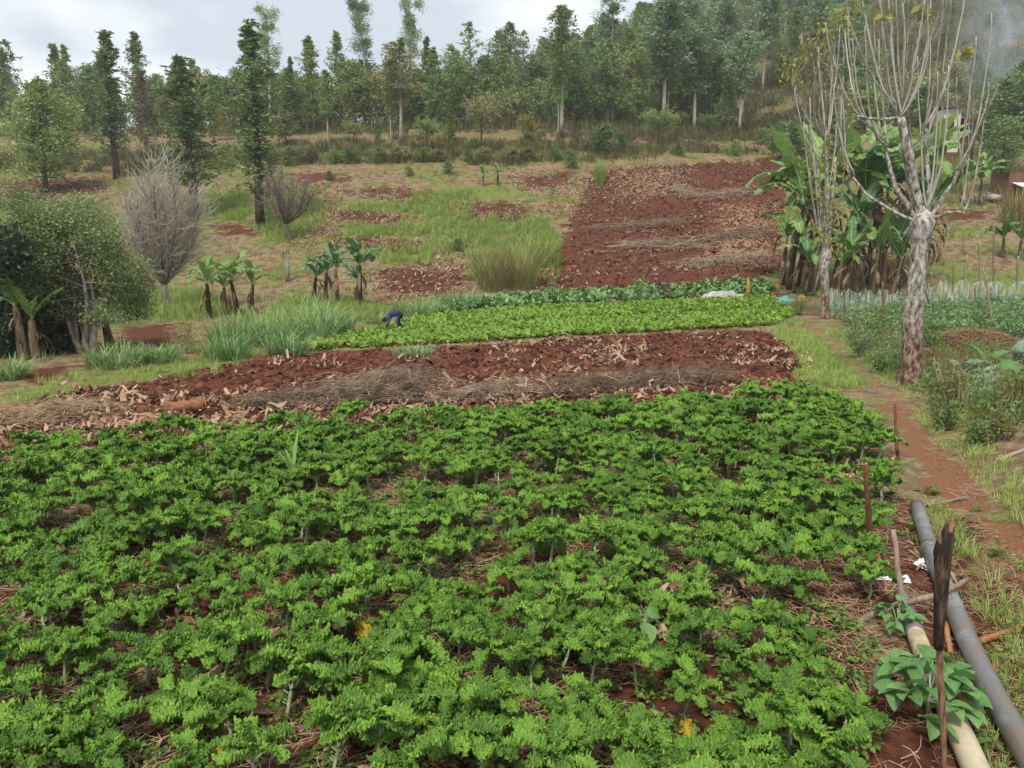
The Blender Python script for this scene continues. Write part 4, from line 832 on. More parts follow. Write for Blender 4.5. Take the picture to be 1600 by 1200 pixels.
K['umbrella'] = [tree_mesh(600 + k, 5, .55, lambda t: 1.0 - .25 * t, 3.0, 44, 4400, .24, .30, M[('leaf_olive', 'leaf_mid', 'leaf_olive')[k]], M['bark_dark'], .13, .26, inner=.3) for k in range(3)]
K['broad'] = [tree_mesh(610, 11, .16, lambda t: ell(.75, .35)(t) * (.85 + .2 * math.sin(t * 13)), 4.3, 90, 9500, .34, .42, M['leaf_mid'], M['bark_dark'], .22, .55)]
K['dry'] = [tree_mesh(620 + k, 12, .10, cone(.7, .7), 1.9, 80, 2000, .28, .7, M['leaf_brown'], M['bark_grey'], .13, .28) for k in range(2)]
K['shrub'] = [tree_mesh(630 + k, 3.2, .06, ell(.8, .35), 1.7, 30, 2600, .22, .6, M[('leaf_dark', 'leaf_mid', 'leaf_olive', 'leaf_yellow')[k]], M['bark_dark'], .06, .3) for k in range(4)]
# dead tops for the tall firs are left to the sparse kind
WIDE = dict(spire=1.8, spire_pale=1.6, slender=1.5, gum=1.15, sparse=1.25, dark_round=1.3, mid_round=1.3, plume=1.5, conifer=1.25, young=1.2, umbrella=1.15, broad=1.1, dry=1.4, shrub=1.1)
def put_tree(name, label, cat, p, H, kind, v=0, wid=1.0, group=None, rz=None, crown_label=None):
    tm, cm, h0 = K[kind][v % len(K[kind])]; t = thing(name, label, cat, (p[0], p[1], p[2] - .1), r4.uniform(0, 6.28) if rz is None else rz, group)
    s = H / h0; wid = wid * WIDE.get(kind, 1.15); t.scale = (s * wid, s * wid, s); link('trunk', tm, t); link('crown', cm, t); return t
def tree(name, label, px, base, top, kind, v=0, wid=1.0, depth=None, cat='tree', group=None):
    p = spot(px, base) if depth is None else at_depth(px, depth)
    return put_tree(name, label, cat, p, rise(p, top), kind, v, wid, group)
FG = 'trees along the forest edge'
T = tree
T('broad_tree', 'broad bushy green tree with a short dark trunk at the far left of the slope', 72, 304, 122, 'broad', 0, 1.0)
T('sparse_tree', 'thin see-through tree rising behind the broad bushy tree on the left', 28, 0, 58, 'sparse', 0, 1.1, 84, group=FG)
T('tall_tree', 'tall dark spire tree behind the bare grey tree', 182, 0, 40, 'spire', 0, 1.0, 74)
T('tall_tree', 'shorter dark round-topped spire tree with its bare trunk foot on the slope', 305, 338, 80, 'spire', 1, 1.3)
T('tall_tree', 'tallest dark spire tree standing closest with a long brown trunk', 408, 355, 28, 'spire', 2, 1.0)
T('dry_tree', 'brownish half dead conifer between the two dark spire trees', 228, 0, 108, 'dry', 0, 1.1, 86)
T('fir_tree', 'small dark fir poking up between broad tree and first spire', 100, 0, 122, 'conifer', 0, .7, 98)
T('fir_tree', 'thin small fir left of the first dark spire', 133, 0, 142, 'conifer', 0, .5, 97)
T('round_tree', 'low green tree at the forest foot between broad tree and bare tree', 135, 0, 175, 'mid_round', 0, 1.0, 92)
T('round_tree', 'dark round tree filling the gap behind the broad bushy tree', 20, 0, 165, 'dark_round', 0, 1.2, 94)
T('round_tree', 'dull round tree directly behind the second dark spire', 262, 0, 150, 'mid_round', 1, 1.0, 93)
T('round_tree', 'tree with a pointed dark top just beside the second dark spire', 335, 0, 118, 'spire_pale', 0, 1.0, 90)
T('round_tree', 'low dry looking tree between the second and the tallest spire', 352, 0, 172, 'mid_round', 1, .8, 90)
T('gum_tree', 'gum tree with tufted top right behind the tallest dark spire', 425, 0, 15, 'gum', 0, .8, 90)
T('fir_tree', 'spiky dark fir with upswept branches beside the tallest spire', 455, 0, 86, 'conifer', 0, .95, 96)
T('pale_spire_tree', 'pale green pointed tree with a ragged sparse top right of the spiky fir', 490, 0, 55, 'spire_pale', 1, 1.15, 96)
T('pale_spire_tree', 'thin pointed tree with a needle tip between pale spire and the tufted gums', 533, 0, 45, 'spire_pale', 2, .75, 103)
T('slender_tree', 'slender tree with a pale straight trunk in front of the pale spire', 513, 232, 108, 'slender', 0, .9)
T('olive_tree', 'rounded olive grey tree at the forest foot beside the tallest spire', 447, 232, 172, 'mid_round', 1, 1.3)
T('leafy_tree', 'bright leafy tree at the forest foot below the spiky fir', 480, 0, 158, 'mid_round', 2, 1.0, 95)
T('gum_tree', 'very tall tufted gum tree cutting the top of the sky', 578, 0, -4, 'gum', 1, .85, 104)
T('gum_tree', 'tall tufted gum tree with a dense head close beside the taller one', 641, 0, -2, 'gum', 2, .85, 107)
T('slender_tree', 'leaning pale trunked tree in front of the two tufted gums', 627, 226, 58, 'slender', 1, 1.25)
T('slender_tree', 'thinner pale trunk left of the leaning one', 611, 225, 118, 'slender', 2, .7)
T('pale_spire_tree', 'narrow feathery tree with a drooping tip right of the tufted gums', 666, 0, 55, 'spire_pale', 0, .8, 103)
T('pale_spire_tree', 'dull green pointed tree in front of the sparse topped one', 712, 0, 78, 'spire_pale', 1, .95, 100)
T('sparse_tree', 'sparse feathery topped tree alone against the sky right of the gums', 741, 0, 30, 'sparse', 1, 1.3, 103)
T('pale_spire_tree', 'squat pointed dark green tree right of the feathery topped tree', 786, 0, 72, 'spire_pale', 2, 1.1, 100)
T('sparse_tree', 'sparse thin topped tree left of the tall slender pale trunk tree', 818, 0, 44, 'sparse', 0, 1.0, 104)
T('slender_tree', 'tallest slender tree with a long pale trunk on the forest edge', 877, 214, 8, 'slender', 0, 1.15)
T('slender_tree', 'slim trunk tree just left of the tallest slender tree', 872, 214, 90, 'slender', 2, .7)
T('plume_tree', 'dark green plume shaped tree behind the tallest slender tree', 916, 0, 36, 'spire', 0, .75, 108)
T('gum_tree', 'loose topped gum tree at the right end of the open sky', 952, 0, -12, 'gum', 0, 1.1, 110)
T('slender_tree', 'tree with twin pale trunks and a flat dark head on the forest edge', 944, 196, 90, 'slender', 1, 1.25)
T('slender_tree', 'olive slender tree with a bare lower trunk beside the flat headed one', 995, 192, 95, 'slender', 1, .9)
T('slender_tree', 'thin trunked tree between the tallest slender tree and the flat headed one', 925, 200, 110, 'slender', 0, .7)
T('young_tree', 'young olive conifer alone on the bare ground above the umbrella shrubs', 1137, 205, 115, 'young', 0, 1.15)
T('plume_tree', 'plume topped tree on the forest edge above the right umbrella shrub', 1111, 180, 70, 'plume', 0, .95)
T('plume_tree', 'plume topped tree with leaning pale stem at the forest edge', 1085, 184, 25, 'plume', 1, 1.0)
T('slender_tree', 'thin straight pale trunk standing above the left umbrella shrub', 1043, 186, 60, 'slender', 2, .9)
T('lime_tree', 'young yellow green tree glowing in front of the dark forest', 705, 226, 162, 'young', 1, 1.35)
T('lime_tree', 'small pale green tree left of the leaning pale trunk', 590, 226, 182, 'young', 0, 1.2)
T('umbrella_tree', 'brownish flat topped umbrella tree at the forest foot', 553, 228, 194, 'umbrella', 0, .95)
T('umbrella_tree', 'tall olive layered umbrella tree right of the lime coloured tree', 752, 236, 158, 'umbrella', 2, .75)
T('umbrella_tree', 'rounded grey green bush tree left of the lime coloured tree', 668, 236, 190, 'umbrella', 1, .8)
T('yellowish_shrub', 'yellow brown bushy shrub below the sparse thin topped tree', 826, 222, 182, 'shrub', 3, 1.2, cat='shrub')
T('umbrella_tree', 'wide dark flat topped umbrella shrub on the terrace bank', 1028, 228, 176, 'umbrella', 1, 1.0, cat='shrub')
T('umbrella_tree', 'smaller domed umbrella shrub right of the wide flat one', 1106, 214, 182, 'umbrella', 1, .95, cat='shrub')
T('umbrella_tree', 'dark dense shrub left of the wide flat topped umbrella shrub', 943, 240, 194, 'shrub', 0, 1.35, cat='shrub')
for px, b, tp, v, lb in ((893, 263, 238, 0, 'small dark round shrub at the lower edge of the terrace bank'), (1148, 243, 218, 1, 'leafy green shrub at the top right corner of the cleared slope'), (545, 256, 232, 0, 'dark green shrub growing in the hedge bank below the forest'), (970, 238, 210, 0, 'dark shrub tucked against the dense one on the bank'),
                         (515, 281, 266, 0, 'low dark shrub above the top of the patchy slope'), (45, 338, 308, 1, 'low wide green bush on the slope above the left bananas'), (470, 250, 228, 0, 'dark hedge shrub at the left end of the hedge bank'), (640, 275, 258, 2, 'low olive shrub on the bank above the small banana plants'),
                         (700, 272, 252, 0, 'low dark shrub on the bank directly above the small banana plants'), (800, 255, 232, 2, 'olive shrub on the bank right of the layered umbrella tree'), (1060, 243, 222, 0, 'dark shrub below the wide umbrella shrub'), (1190, 225, 200, 2, 'olive shrub on the bank beside the yellow leaved tree'),
                         (715, 392, 370, 1, 'small green bush in the middle of the patchy slope')):
    T('shrub', lb, px, b, tp, 'shrub', v, 1.25, cat='shrub')
# hedge along the terrace edge: one clipped-looking line of shrubs
for k, px in enumerate(range(420, 930, 34)):
    T('hedge_shrub', '%s shrub from the left in the dull green hedge along the terrace under the forest' % nth(k + 1), px + 6 * math.sin(k * 3), 256 - k * .4, 231 + 3 * math.sin(k * 5), 'shrub', (2, 0, 2, 1)[k % 4], 1.5, cat='shrub', group='hedge along the terrace under the forest')
# the forest behind
un = {}
for k in range(54):
    px = 95 + k * 19.5 + r4.normal(0, 6); dp = 99 + 9 * r4.random() + max(0, px - 900) * .05
    pp = at_depth(px, dp); low = px < 640; un[low] = un.get(low, 0) + 1
    put_tree('understorey_tree', '%s low dark bushy tree from the left in the %s half of the forest foot' % (nth(un[low]), 'left' if low else 'right'), 'tree', pp, r4.uniform(4.0, 7.0), 'shrub', int(r4.integers(0, 3)), r4.uniform(.7, .95), 'low trees in the ' + ('left' if low else 'right') + ' half of the forest foot')
cells = {'left': [], 'mid': [], 'hill': []}
tries = 0; pts = []
while len(pts) < 176 and tries < 20000:
    tries += 1; y = 98 + 118 * r4.random() ** 1.25; x = r4.uniform(-.72, .66) * y; pxx = 800 + F * x / y
    if pxx < 640 and y > 122: continue
    if pxx > 1290 and r4.random() < .72: continue
    if pxx < 470 and r4.random() < .45: continue
    if 1180 < pxx and y < 118: continue
    if any((x - a) ** 2 + (y - b) ** 2 < (2.6 + .013 * y) ** 2 for a, b in pts): continue
    pts.append((x, y))
for k in range(16): pts.append(tuple(at_depth(950 + k * 11 + r4.normal(0, 4), 128 + 62 * r4.random())[:2]))
info = dict(spire=('spire_tree', 'dark pointed tree'), spire_pale=('pointed_tree', 'dull green pointed tree'), slender=('slender_tree', 'pale trunked slender tree'), gum=('gum_tree', 'tufted gum tree'), dark_round=('round_tree', 'dark dense round tree'), mid_round=('round_tree', 'olive green round tree'), plume=('plume_tree', 'soft green plume topped tree'))
for q in ((962, 30), (975, 22), (985, 14), (996, 10), (1008, 8), (1020, 12), (1035, 10)):
    s_ = spot(*q)
    if s_[1] < 415: pts.append((s_[0], s_[1]))
count = {}
for x, y in sorted(pts, key=lambda q: q[0] / q[1]):
    pxx = 800 + F * x / y; z = float(height(x, y))
    if pxx < 640: kd = r4.choice(['spire_pale', 'dark_round', 'mid_round', 'dark_round', 'spire_pale'])
    elif pxx < 1000: kd = r4.choice(['spire_pale', 'slender', 'dark_round', 'spire_pale', 'dark_round', 'mid_round', 'dark_round'])
    elif pxx < 1290: kd = r4.choice(['plume', 'slender', 'spire_pale', 'plume', 'dark_round', 'mid_round', 'plume'])
    else: kd = r4.choice(['mid_round', 'dark_round', 'mid_round', 'plume'])
    H = {'spire_pale': 12.5, 'dark_round': 9.5, 'mid_round': 9, 'slender': 13.5, 'plume': 14, 'gum': 15}[kd] * r4.uniform(.78, 1.12) * (.85 if pxx < 640 else 1) * (.62 if pxx > 1290 else 1)
    zone = 'in the left forest strip' if pxx < 640 else 'in the middle forest' if pxx < 1000 else 'on the steep wooded hill' if pxx < 1290 else 'on the open hillside'
    key = info[kd][1] + zone; count[key] = count.get(key, 0) + 1
    put_tree(info[kd][0], '%s from the left of the %ss %s' % (nth(count[key]), info[kd][1], zone), 'tree', (x, y, z), H, kd, int(r4.integers(4)), r4.uniform(.85, 1.2), info[kd][1] + 's ' + zone)
# dark trees beside the upper house
for k, (px, dp, tp, v, wd, lb) in enumerate(((1568, 74, 118, 0, 1.15, 'big dark leafy tree right of the orange roofed house'), (1612, 70, 108, 1, 1.2, 'dark leafy tree cut by the frame edge on the right slope'), (1535, 80, 150, 2, 1.0, 'dark leafy tree half behind the orange roofed house'),
                                            (1590, 90, 95, 0, 1.2, 'dark tree under the rising blue smoke'), (1560, 66, 180, 1, 1.0, 'dark low tree above the rubble heap on the right'))):
    T('dark_tree', lb, px, 0, tp, 'dark_round', v, wd, dp)
for px, dp, tp, v, lb in ((1250, 78, 185, 0, 'dark leafy shrub behind the big banana grove on its left'), (1300, 82, 178, 1, 'green shrub behind the middle of the banana grove'), (1215, 84, 195, 0, 'dark shrub at the upper left edge of the banana grove'), (1400, 100, 120, 2, 'olive shrub on the hillside behind the pollarded tree'), (1440, 95, 135, 0, 'dark shrub on the hillside right of the pollarded tree'),
                      (1345, 96, 128, 1, 'green shrub on the hillside between the two pollarded trees'), (1330, 110, 88, 0, 'bluish dark shrub high on the hillside above the red track'), (1490, 120, 95, 2, 'olive shrub on the terraces at the top right'), (1540, 115, 105, 1, 'green shrub on the terraces above the orange roofed house')):
    T('shrub', lb, px, 0, tp, 'shrub', v, 1.2, dp, cat='shrub')

# --- left thicket: bushy tree with several trunks, dark trees behind it
def multi_tree(name, label, px, base, top, wpx, trunks, nl, ls, mats, bark, seed, low=.2, lean=.35):
    p = spot(px, base); H = rise(p, top); Rr = wpx * mpp(p) / 2; rg = np.random.default_rng(seed); t = thing(name, label, 'tree', p)
    C, D = [], []; w0 = MB()
    for k in range(trunks):
        a = k * 6.283 / trunks + rg.normal(0, .4); s = np.linspace(0, 1, 7); r = Rr * lean * rg.uniform(.6, 1.3)
        P = np.stack([r * math.cos(a) * s ** .8 + .12 * np.sin(s * 5 + k), r * math.sin(a) * s ** .8 + .1 * np.cos(s * 4 + k), s * H * .75 - .2 * (1 - s)], 1); rd = .045 * H ** .5 * (1.1 - s)
        mb = MB(); mb.tube(P, rd, 7); mb.build('trunk', bark, t)
        for j in range(9):
            u = rg.uniform(.25, 1); b = np.array([np.interp(u, s, P[:, i]) for i in range(3)]); aa = rg.uniform(0, 6.28); q = np.linspace(0, 1, 4); l_ = Rr * rg.uniform(.35, .9); e = rg.uniform(-.1, .9)
            w0.tube(b + q[:, None] * l_ * np.array([math.cos(aa) * math.cos(e), math.sin(aa) * math.cos(e), math.sin(e)]), np.linspace(.03, .008, 4), 4, cap=False)
    w0.build('limb_mass', bark, t)['kind'] = 'stuff'
    nc = nl // 26; lc = rg.uniform(-1, 1, (13, 3)) * (.68, .68, .5); lc[:, 2] = lc[:, 2] * (1 - .3 * np.hypot(lc[:, 0], lc[:, 1])) + .52; lr = rg.uniform(.26, .46, 13); lc[0] = (0, 0, .76)
    k = rg.integers(0, 13, nc); v = rg.normal(size=(nc, 3)); v /= np.linalg.norm(v, axis=1)[:, None]
    c = lc[k] + v * (lr[k] * rg.random(nc) ** .33)[:, None] * (1, 1, .55); c = c * np.array([Rr, Rr, H]); c[:, 2] = np.maximum(c[:, 2], H * low) 
    lum = np.clip(.5 + .45 * vnoise(c[:, 0] * 1.6, c[:, 1] * 1.6, c[:, 2] * 1.6, seed=seed + 1), 0, 1)
    C = np.repeat(c, 26, 0) + rg.normal(0, 1, (nc * 26, 3)) * np.array([.26, .26, .14]) * Rr * .42; lum = np.clip(np.repeat(lum, 26) + rg.normal(0, .15, nc * 26), 0, 1)
    cr = MB(); leaf_cards(cr, C, rg.normal(size=C.shape) + v.repeat(26, 0) * .7 + (0, 0, -.2), ls * rg.uniform(.6, 1.3, len(C)), .4, rnd=lum, rg=rg); cr.build('crown', mats, t); return t
M['leaf_grey'] = leafmat('grey_green_leaf', (0.102, 0.143, 0.052), (0.396, 0.468, 0.201), trans=.28, obj=.0, scale=1.2)
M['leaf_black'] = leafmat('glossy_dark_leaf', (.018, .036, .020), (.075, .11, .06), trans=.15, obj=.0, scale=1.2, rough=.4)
multi_tree('bushy_tree', 'large grey green bushy tree with leaning trunks at the left of the field', 135, 552, 312, 172, 6, 46000, .095, M['leaf_grey'], M['bark_grey'], 71, .24)
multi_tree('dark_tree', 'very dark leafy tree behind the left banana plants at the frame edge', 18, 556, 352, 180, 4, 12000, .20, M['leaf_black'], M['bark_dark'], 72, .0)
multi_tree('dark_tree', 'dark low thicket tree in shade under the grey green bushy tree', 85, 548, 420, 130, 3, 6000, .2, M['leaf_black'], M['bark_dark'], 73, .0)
# --- bare trees
def bare_tree(name, label, px, base, top, wpx, seed, nl, twigs, mat, trunk_h=.22, r0=.16, fan=.5, tw=(.006, .0035)):
    p = spot(px, base); H = rise(p, top); Rr = wpx * mpp(p) / 2; rg = np.random.default_rng(seed); t = thing(name, label, 'tree', p)
    s = np.linspace(0, 1, 6); P = np.stack([-.12 * H * trunk_h * s + .03 * np.sin(s * 6), .03 * np.cos(s * 5), s * H * trunk_h - .15 * (1 - s)], 1)
    mb = MB(); mb.tube(P, r0 * (1.25 - .45 * s + .3 * (1 - s) ** 4), 9); mb.build('trunk', mat, t); tm = MB()
    for k in range(nl):
        a = k * 2.4 + rg.normal(0, .3); l_ = H * rg.uniform(.45, .8) * (1 - trunk_h); q = np.linspace(0, 1, 8); o = fan * rg.uniform(.2, 1)
        rq = np.sin(q * 1.9) ** 1.1 * (1 - .12 * q); B_ = P[-1] + np.stack([Rr * o * rq * math.cos(a), Rr * o * rq * math.sin(a), l_ * q ** 1.15], 1) + np.cumsum(rg.normal(0, .03 * H * .3, (8, 3)), 0) * q[:, None]
        mb = MB(); mb.tube(B_, np.linspace(r0 * .42, .012, 8), 6); mb.build('limb', mat, t)
        for j in range(twigs):
            u = rg.uniform(.12, 1) ** .9; b = np.array([np.interp(u, q, B_[:, i]) for i in range(3)]); aa = a + rg.normal(0, 1.6); e = rg.normal(.75, .4); tl = H * rg.uniform(.08, .24) * (1.1 - .4 * u); qq = np.linspace(0, 1, 5)
            d = np.array([math.cos(aa) * math.cos(e), math.sin(aa) * math.cos(e), math.sin(e)])
            W_ = b + qq[:, None] * tl * d + np.cumsum(rg.normal(0, .018 * tl * 2, (5, 3)), 0) + np.array([0, 0, 1]) * (qq ** 2 * tl * .2)[:, None]
            tm.tube(W_, np.linspace(tw[0] * 2.2, tw[1], 5), 3, cap=False, rnd=rg.random())
            for _ in range(3):
                u2 = rg.integers(1, 5); d2 = d + rg.normal(0, .5, 3); d2 /= np.linalg.norm(d2); l3 = tl * rg.uniform(.3, .6)
                tm.tube(np.stack([W_[u2], W_[u2] + d2 * l3 * .5, W_[u2] + d2 * l3 + (0, 0, l3 * .1)]), [tw[0], tw[0] * .8, tw[1]], 3, cap=False, rnd=rg.random())
    tm.build('twig_mass', M['twig'], t)['kind'] = 'stuff'; return t
bare_tree('bare_tree', 'large bare grey tree with a broom of fine twigs beside the bushy tree', 265, 486, 203, 135, 81, 17, 52, M['bark_grey'], .15, .17, .85, (.0095, .0055))
bare_tree('bare_tree', 'small bare tree on the slope just right of the tallest spire tree', 452, 375, 248, 80, 82, 10, 34, M['bark_dark'], .20, .15, 1.1, (.014, .008))
p = spot(450, 440); t = thing('tree_stump', 'short dead stump post with a tuft on the slope left of the banana plants', 'stump', p)
mb = MB(); Hh = rise(p, 398); mb.tube([(0, 0, -.1), (.02, 0, Hh * .5), (0, .03, Hh)], [.16, .13, .15], 8); mb.build('trunk', M['bark_grey'], t)
mb = MB(); leaf_cards(mb, r4.normal(0, .14, (60, 3)) + (0, 0, Hh), r4.normal(size=(60, 3)), .16); mb.build('sprout', M['leaf_dark'], t)
def small_bush(label, px, base, top, wpx, mat, nl, seed, sticks=12, name='bush'):
    p = spot(px, base); H = rise(p, top); Rr = wpx * mpp(p) / 2; rg = np.random.default_rng(seed); t = thing(name, label, 'bush', p); mb = MB(); cr = MB()
    for k in range(sticks):
        a = rg.uniform(0, 6.28); q = np.linspace(0, 1, 5); o = Rr * rg.uniform(.2, 1); h = H * rg.uniform(.6, 1)
        B_ = np.stack([o * q * math.cos(a), o * q * math.sin(a), h * q - .05 * (1 - q)], 1) + rg.normal(0, .02, (5, 3)); mb.tube(B_, np.linspace(.012, .004, 5), 4, cap=False)
        n = nl // sticks; u = rg.uniform(.35, 1, n); C = np.stack([np.interp(u, q, B_[:, i]) for i in range(3)], 1) + rg.normal(0, .09 * H, (n, 3)); leaf_cards(cr, C, rg.normal(size=C.shape), .08 * rg.uniform(.6, 1.3, n), .5, rg=rg)
    mb.build('stem_mass', M['twig'], t)['kind'] = 'stuff'; cr.build('foliage', mat, t); return t
small_bush('yellowish twiggy bush in front of the bare grey tree', 290, 553, 484, 60, M['leaf_yellow'], 420, 91)

# ------------------------------------------------------------------ pollarded trees, bananas, garden, small things
r5 = np.random.default_rng(55)
def at_plane(px, py, y):
    t = (600 - py) / F; z = CAM_Z + y * (t * CT - ST) / (CT + t * ST)
    return np.array([(px - 800) / F * (y * CT - (z - CAM_Z) * ST), y, z])
def smooth(P, n):
    P = np.asarray(P, float); s = np.linspace(0, 1, len(P)); q = np.linspace(0, 1, n)
    Q = np.stack([np.interp(q, s, P[:, i]) for i in range(P.shape[1])], 1)
    for _ in range(3): Q[1:-1] = .25 * Q[:-2] + .5 * Q[1:-1] + .25 * Q[2:]
    return Q
def bark_mat():
    m, t = new_mat('peeling_bark'); l = t.links.new
    o = N(t, 'ShaderNodeOutputMaterial'); p = N(t, 'ShaderNodeBsdfPrincipled'); tc = N(t, 'ShaderNodeTexCoord')
    mp = N(t, 'ShaderNodeMapping'); mp.inputs['Scale'].default_value = (1.7, 1.7, .8); l(tc.outputs['Object'], mp.inputs[0])
    a = N(t, 'ShaderNodeTexNoise'); a.inputs['Scale'].default_value = 7; a.inputs['Detail'].default_value = 7; a.inputs['Roughness'].default_value = .7; l(mp.outputs[0], a.inputs['Vector'])
    v = N(t, 'ShaderNodeTexVoronoi', feature='DISTANCE_TO_EDGE'); v.inputs['Scale'].default_value = 14; l(mp.outputs[0], v.inputs['Vector'])
    b = N(t, 'ShaderNodeTexNoise'); b.inputs['Scale'].default_value = 3.2; b.inputs['Detail'].default_value = 5; l(tc.outputs['Object'], b.inputs['Vector'])
    r1 = ramp(t, [(.34, (.06, .045, .034)), (.46, (.26, .225, .185)), (.58, (.56, .53, .47))]); l(a.outputs[0], r1.inputs[0])
    r2 = ramp(t, [(.36, (.045, .026, .018)), (.48, (.17, .095, .058)), (.60, (.38, .29, .22))]); l(a.outputs[0], r2.inputs[0])
    sx = N(t, 'ShaderNodeSeparateXYZ'); l(tc.outputs['Object'], sx.inputs[0])
    ma = N(t, 'ShaderNodeMath', operation='MULTIPLY_ADD'); ma.inputs[1].default_value = 2.6; l(b.outputs[0], ma.inputs[0]); l(sx.outputs[2], ma.inputs[2])
    mr = N(t, 'ShaderNodeMapRange'); mr.inputs[1].default_value = 2.0; mr.inputs[2].default_value = 3.6; l(ma.outputs[0], mr.inputs[0])
    mx = N(t, 'ShaderNodeMix', data_type='RGBA'); l(mr.outputs[0], mx.inputs['Factor']); l(r2.outputs[0], mx.inputs['A']); l(r1.outputs[0], mx.inputs['B'])
    vr = N(t, 'ShaderNodeMapRange'); vr.inputs[1].default_value = 0; vr.inputs[2].default_value = .06; vr.inputs[3].default_value = .35; vr.inputs[4].default_value = 1; l(v.outputs[0], vr.inputs[0])
    mu = N(t, 'ShaderNodeMix', data_type='RGBA', blend_type='MULTIPLY'); mu.inputs['Factor'].default_value = .7; l(mx.outputs['Result'], mu.inputs['A']); l(vr.outputs[0], mu.inputs['B'])
    l(mu.outputs['Result'], p.inputs['Base Color']); p.inputs['Roughness'].default_value = .95; p.inputs['Specular IOR Level'].default_value = .1
    bp = N(t, 'ShaderNodeBump'); bp.inputs['Strength'].default_value = 1; bp.inputs['Distance'].default_value = .05; l(a.outputs[0], bp.inputs['Height']); l(bp.outputs[0], p.inputs['Normal']); l(p.outputs[0], o.inputs[0]); return m
M['peel'] = bark_mat()
M['shoot'] = solid('grey_shoot', (.20, .17, .13), (.36, .33, .27), scale=3, bump=0, c3=(.42, .40, .33), obj=.4)
def pollard(label, base, trunk, rads, limbs, shoots, seed, leaves=(), bark='peel', depth_spread=.5):
    rg = np.random.default_rng(seed); p = spot(*base); y0 = p[1]; t = thing('pollarded_tree', label, 'tree', p); m_ = mpp(p)
    Q = smooth([at_plane(*q, y0) - p for q in trunk], 40); Q[0, 2] -= .2; rr = np.interp(np.linspace(0, 1, 40), np.linspace(0, 1, len(rads)), rads) * m_ / 2
    k = 22; a = np.arange(k) / k * 6.283; mb = MB(); mb.tube(Q, rr, k); V = mb.V[0]
    th_ = np.tile(a, 40); zz = np.repeat(Q[:, 2], k); dr = 1 + .13 * vnoise(np.cos(th_) * 2.4 + 5, np.sin(th_) * 2.4, zz * 3.2, seed=seed) + .06 * vnoise(np.cos(th_) * 6, np.sin(th_) * 6, zz * 10, seed=seed + 1)
    c = np.repeat(Q, k, 0); mb.V[0] = c + (V - c) * dr[:, None]; mb.build('trunk', M[bark], t)
    for pts, r0, r1, dy in limbs:
        n = len(pts); P = np.array([at_plane(*q, y0 + dy * i / (n - 1)) - p for i, q in enumerate(pts)]); P = smooth(P, 12); P[1:] += rg.normal(0, .012, (11, 3)); mb = MB(); mb.tube(P, np.linspace(r0 * .58, r1 * .6, 12) * m_ / 2 * (1 + .1 * np.sin(np.arange(12) * 2.2)), 8); mb.build('limb', M[bark], t)
    for pts, r0, r1 in shoots:
        n = len(pts); dy = rg.normal(0, depth_spread); P = np.array([at_plane(*q, y0 + dy * (i / (n - 1)) ** .8) - p for i, q in enumerate(pts)]); P = smooth(P, 12) ; P[1:] += np.cumsum(rg.normal(0, .010, (11, 3)), 0)
        mb = MB(); mb.tube(P, np.linspace(r0, r1, 12) * m_ / 2, 6)
        for _ in range(int(rg.integers(0, 4))):                     # side twigs
            j = int(rg.integers(3, 11)); d = P[j + (j < 11)] - P[j - 1]; d /= np.linalg.norm(d); e = d + rg.normal(0, .45, 3); l_ = rg.uniform(.25, 1.0)
            mb.tube(np.stack([P[j], P[j] + e * l_ * .4, P[j] + e * l_ * .6 + d * l_ * .45]), [r1 * .7 * m_ / 2, r1 * .55 * m_ / 2, r1 * .35 * m_ / 2], 4, cap=False)
        mb.build('shoot', M['shoot'], t)
    for px, py, n, sp in leaves:
        c = at_plane(px, py, y0 + rg.normal(0, .3)) - p; mb = MB(); C = c + rg.normal(0, 1, (n, 3)) * sp * m_ * (1, .8, 1); leaf_cards(mb, C, rg.normal(size=(n, 3)) + (0, 0, -1.2), .24 * rg.uniform(.6, 1.2, n), .5, rg=rg); mb.build('leaf_cluster', M['leaf_yellow'], t)['kind'] = 'stuff'
    return t
def fan(c, tops, rg, r=(3.4, 1.5), belly=.5):
    """shoots from one knuckle: outward first, then up"""
    o = []
    for (tx, ty) in tops:
        c2 = (c[0] + rg.normal(0, 5), c[1] + rg.normal(0, 4)); k = rg.uniform(.35, .6) * belly * 2
        m1 = (c2[0] + (tx - c2[0]) * min(.62, .25 + k * .5), c2[1] + (ty - c2[1]) * .18); m2 = (c2[0] + (tx - c2[0]) * min(.85, .5 + k * .5), c2[1] + (ty - c2[1]) * .48)
        w_ = rg.normal(0, 5); o.append(([c2, m1, m2, (tx + w_ - (tx - c2[0]) * .06, c2[1] + (ty - c2[1]) * .78), (tx + w_, ty)], rg.uniform(.8, 1.15) * r[0], r[1]))
    return o
rp_ = np.random.default_rng(3)
K1, K2 = (1442, 338), (1408, 184)
limbs = [([(1438, 350), (1418, 322), (1400, 295), (1390, 262), (1380, 218)], 15, 9, .35), ([(1441, 348), (1432, 300), (1422, 250), (1412, 205), K2], 24, 20, -.15), ([(1446, 348), (1454, 305), (1450, 255), (1446, 205)], 15, 9, .4), ([(1450, 345), (1468, 315), (1486, 290), (1498, 268)], 13, 8, -.3),
         ([(1434, 348), (1405, 336), (1375, 322), (1350, 300), (1332, 276)], 10, 6, .3), ([(1448, 345), (1475, 335), (1500, 330)], 9, 6, -.4), ([(1382, 225), (1362, 200), (1345, 188), (1330, 178)], 8, 5, .2), ([K2, (1385, 186), (1360, 186), (1340, 182)], 8, 5, -.2)]
sh = fan(K2, [(1318, -40), (1340, -60), (1352, -30), (1366, -80), (1375, -50), (1388, -90), (1394, -40), (1404, -70), (1416, -90), (1423, -50), (1433, -80), (1438, -30), (1447, -70), (1464, -40), (1470, -85)], rp_)
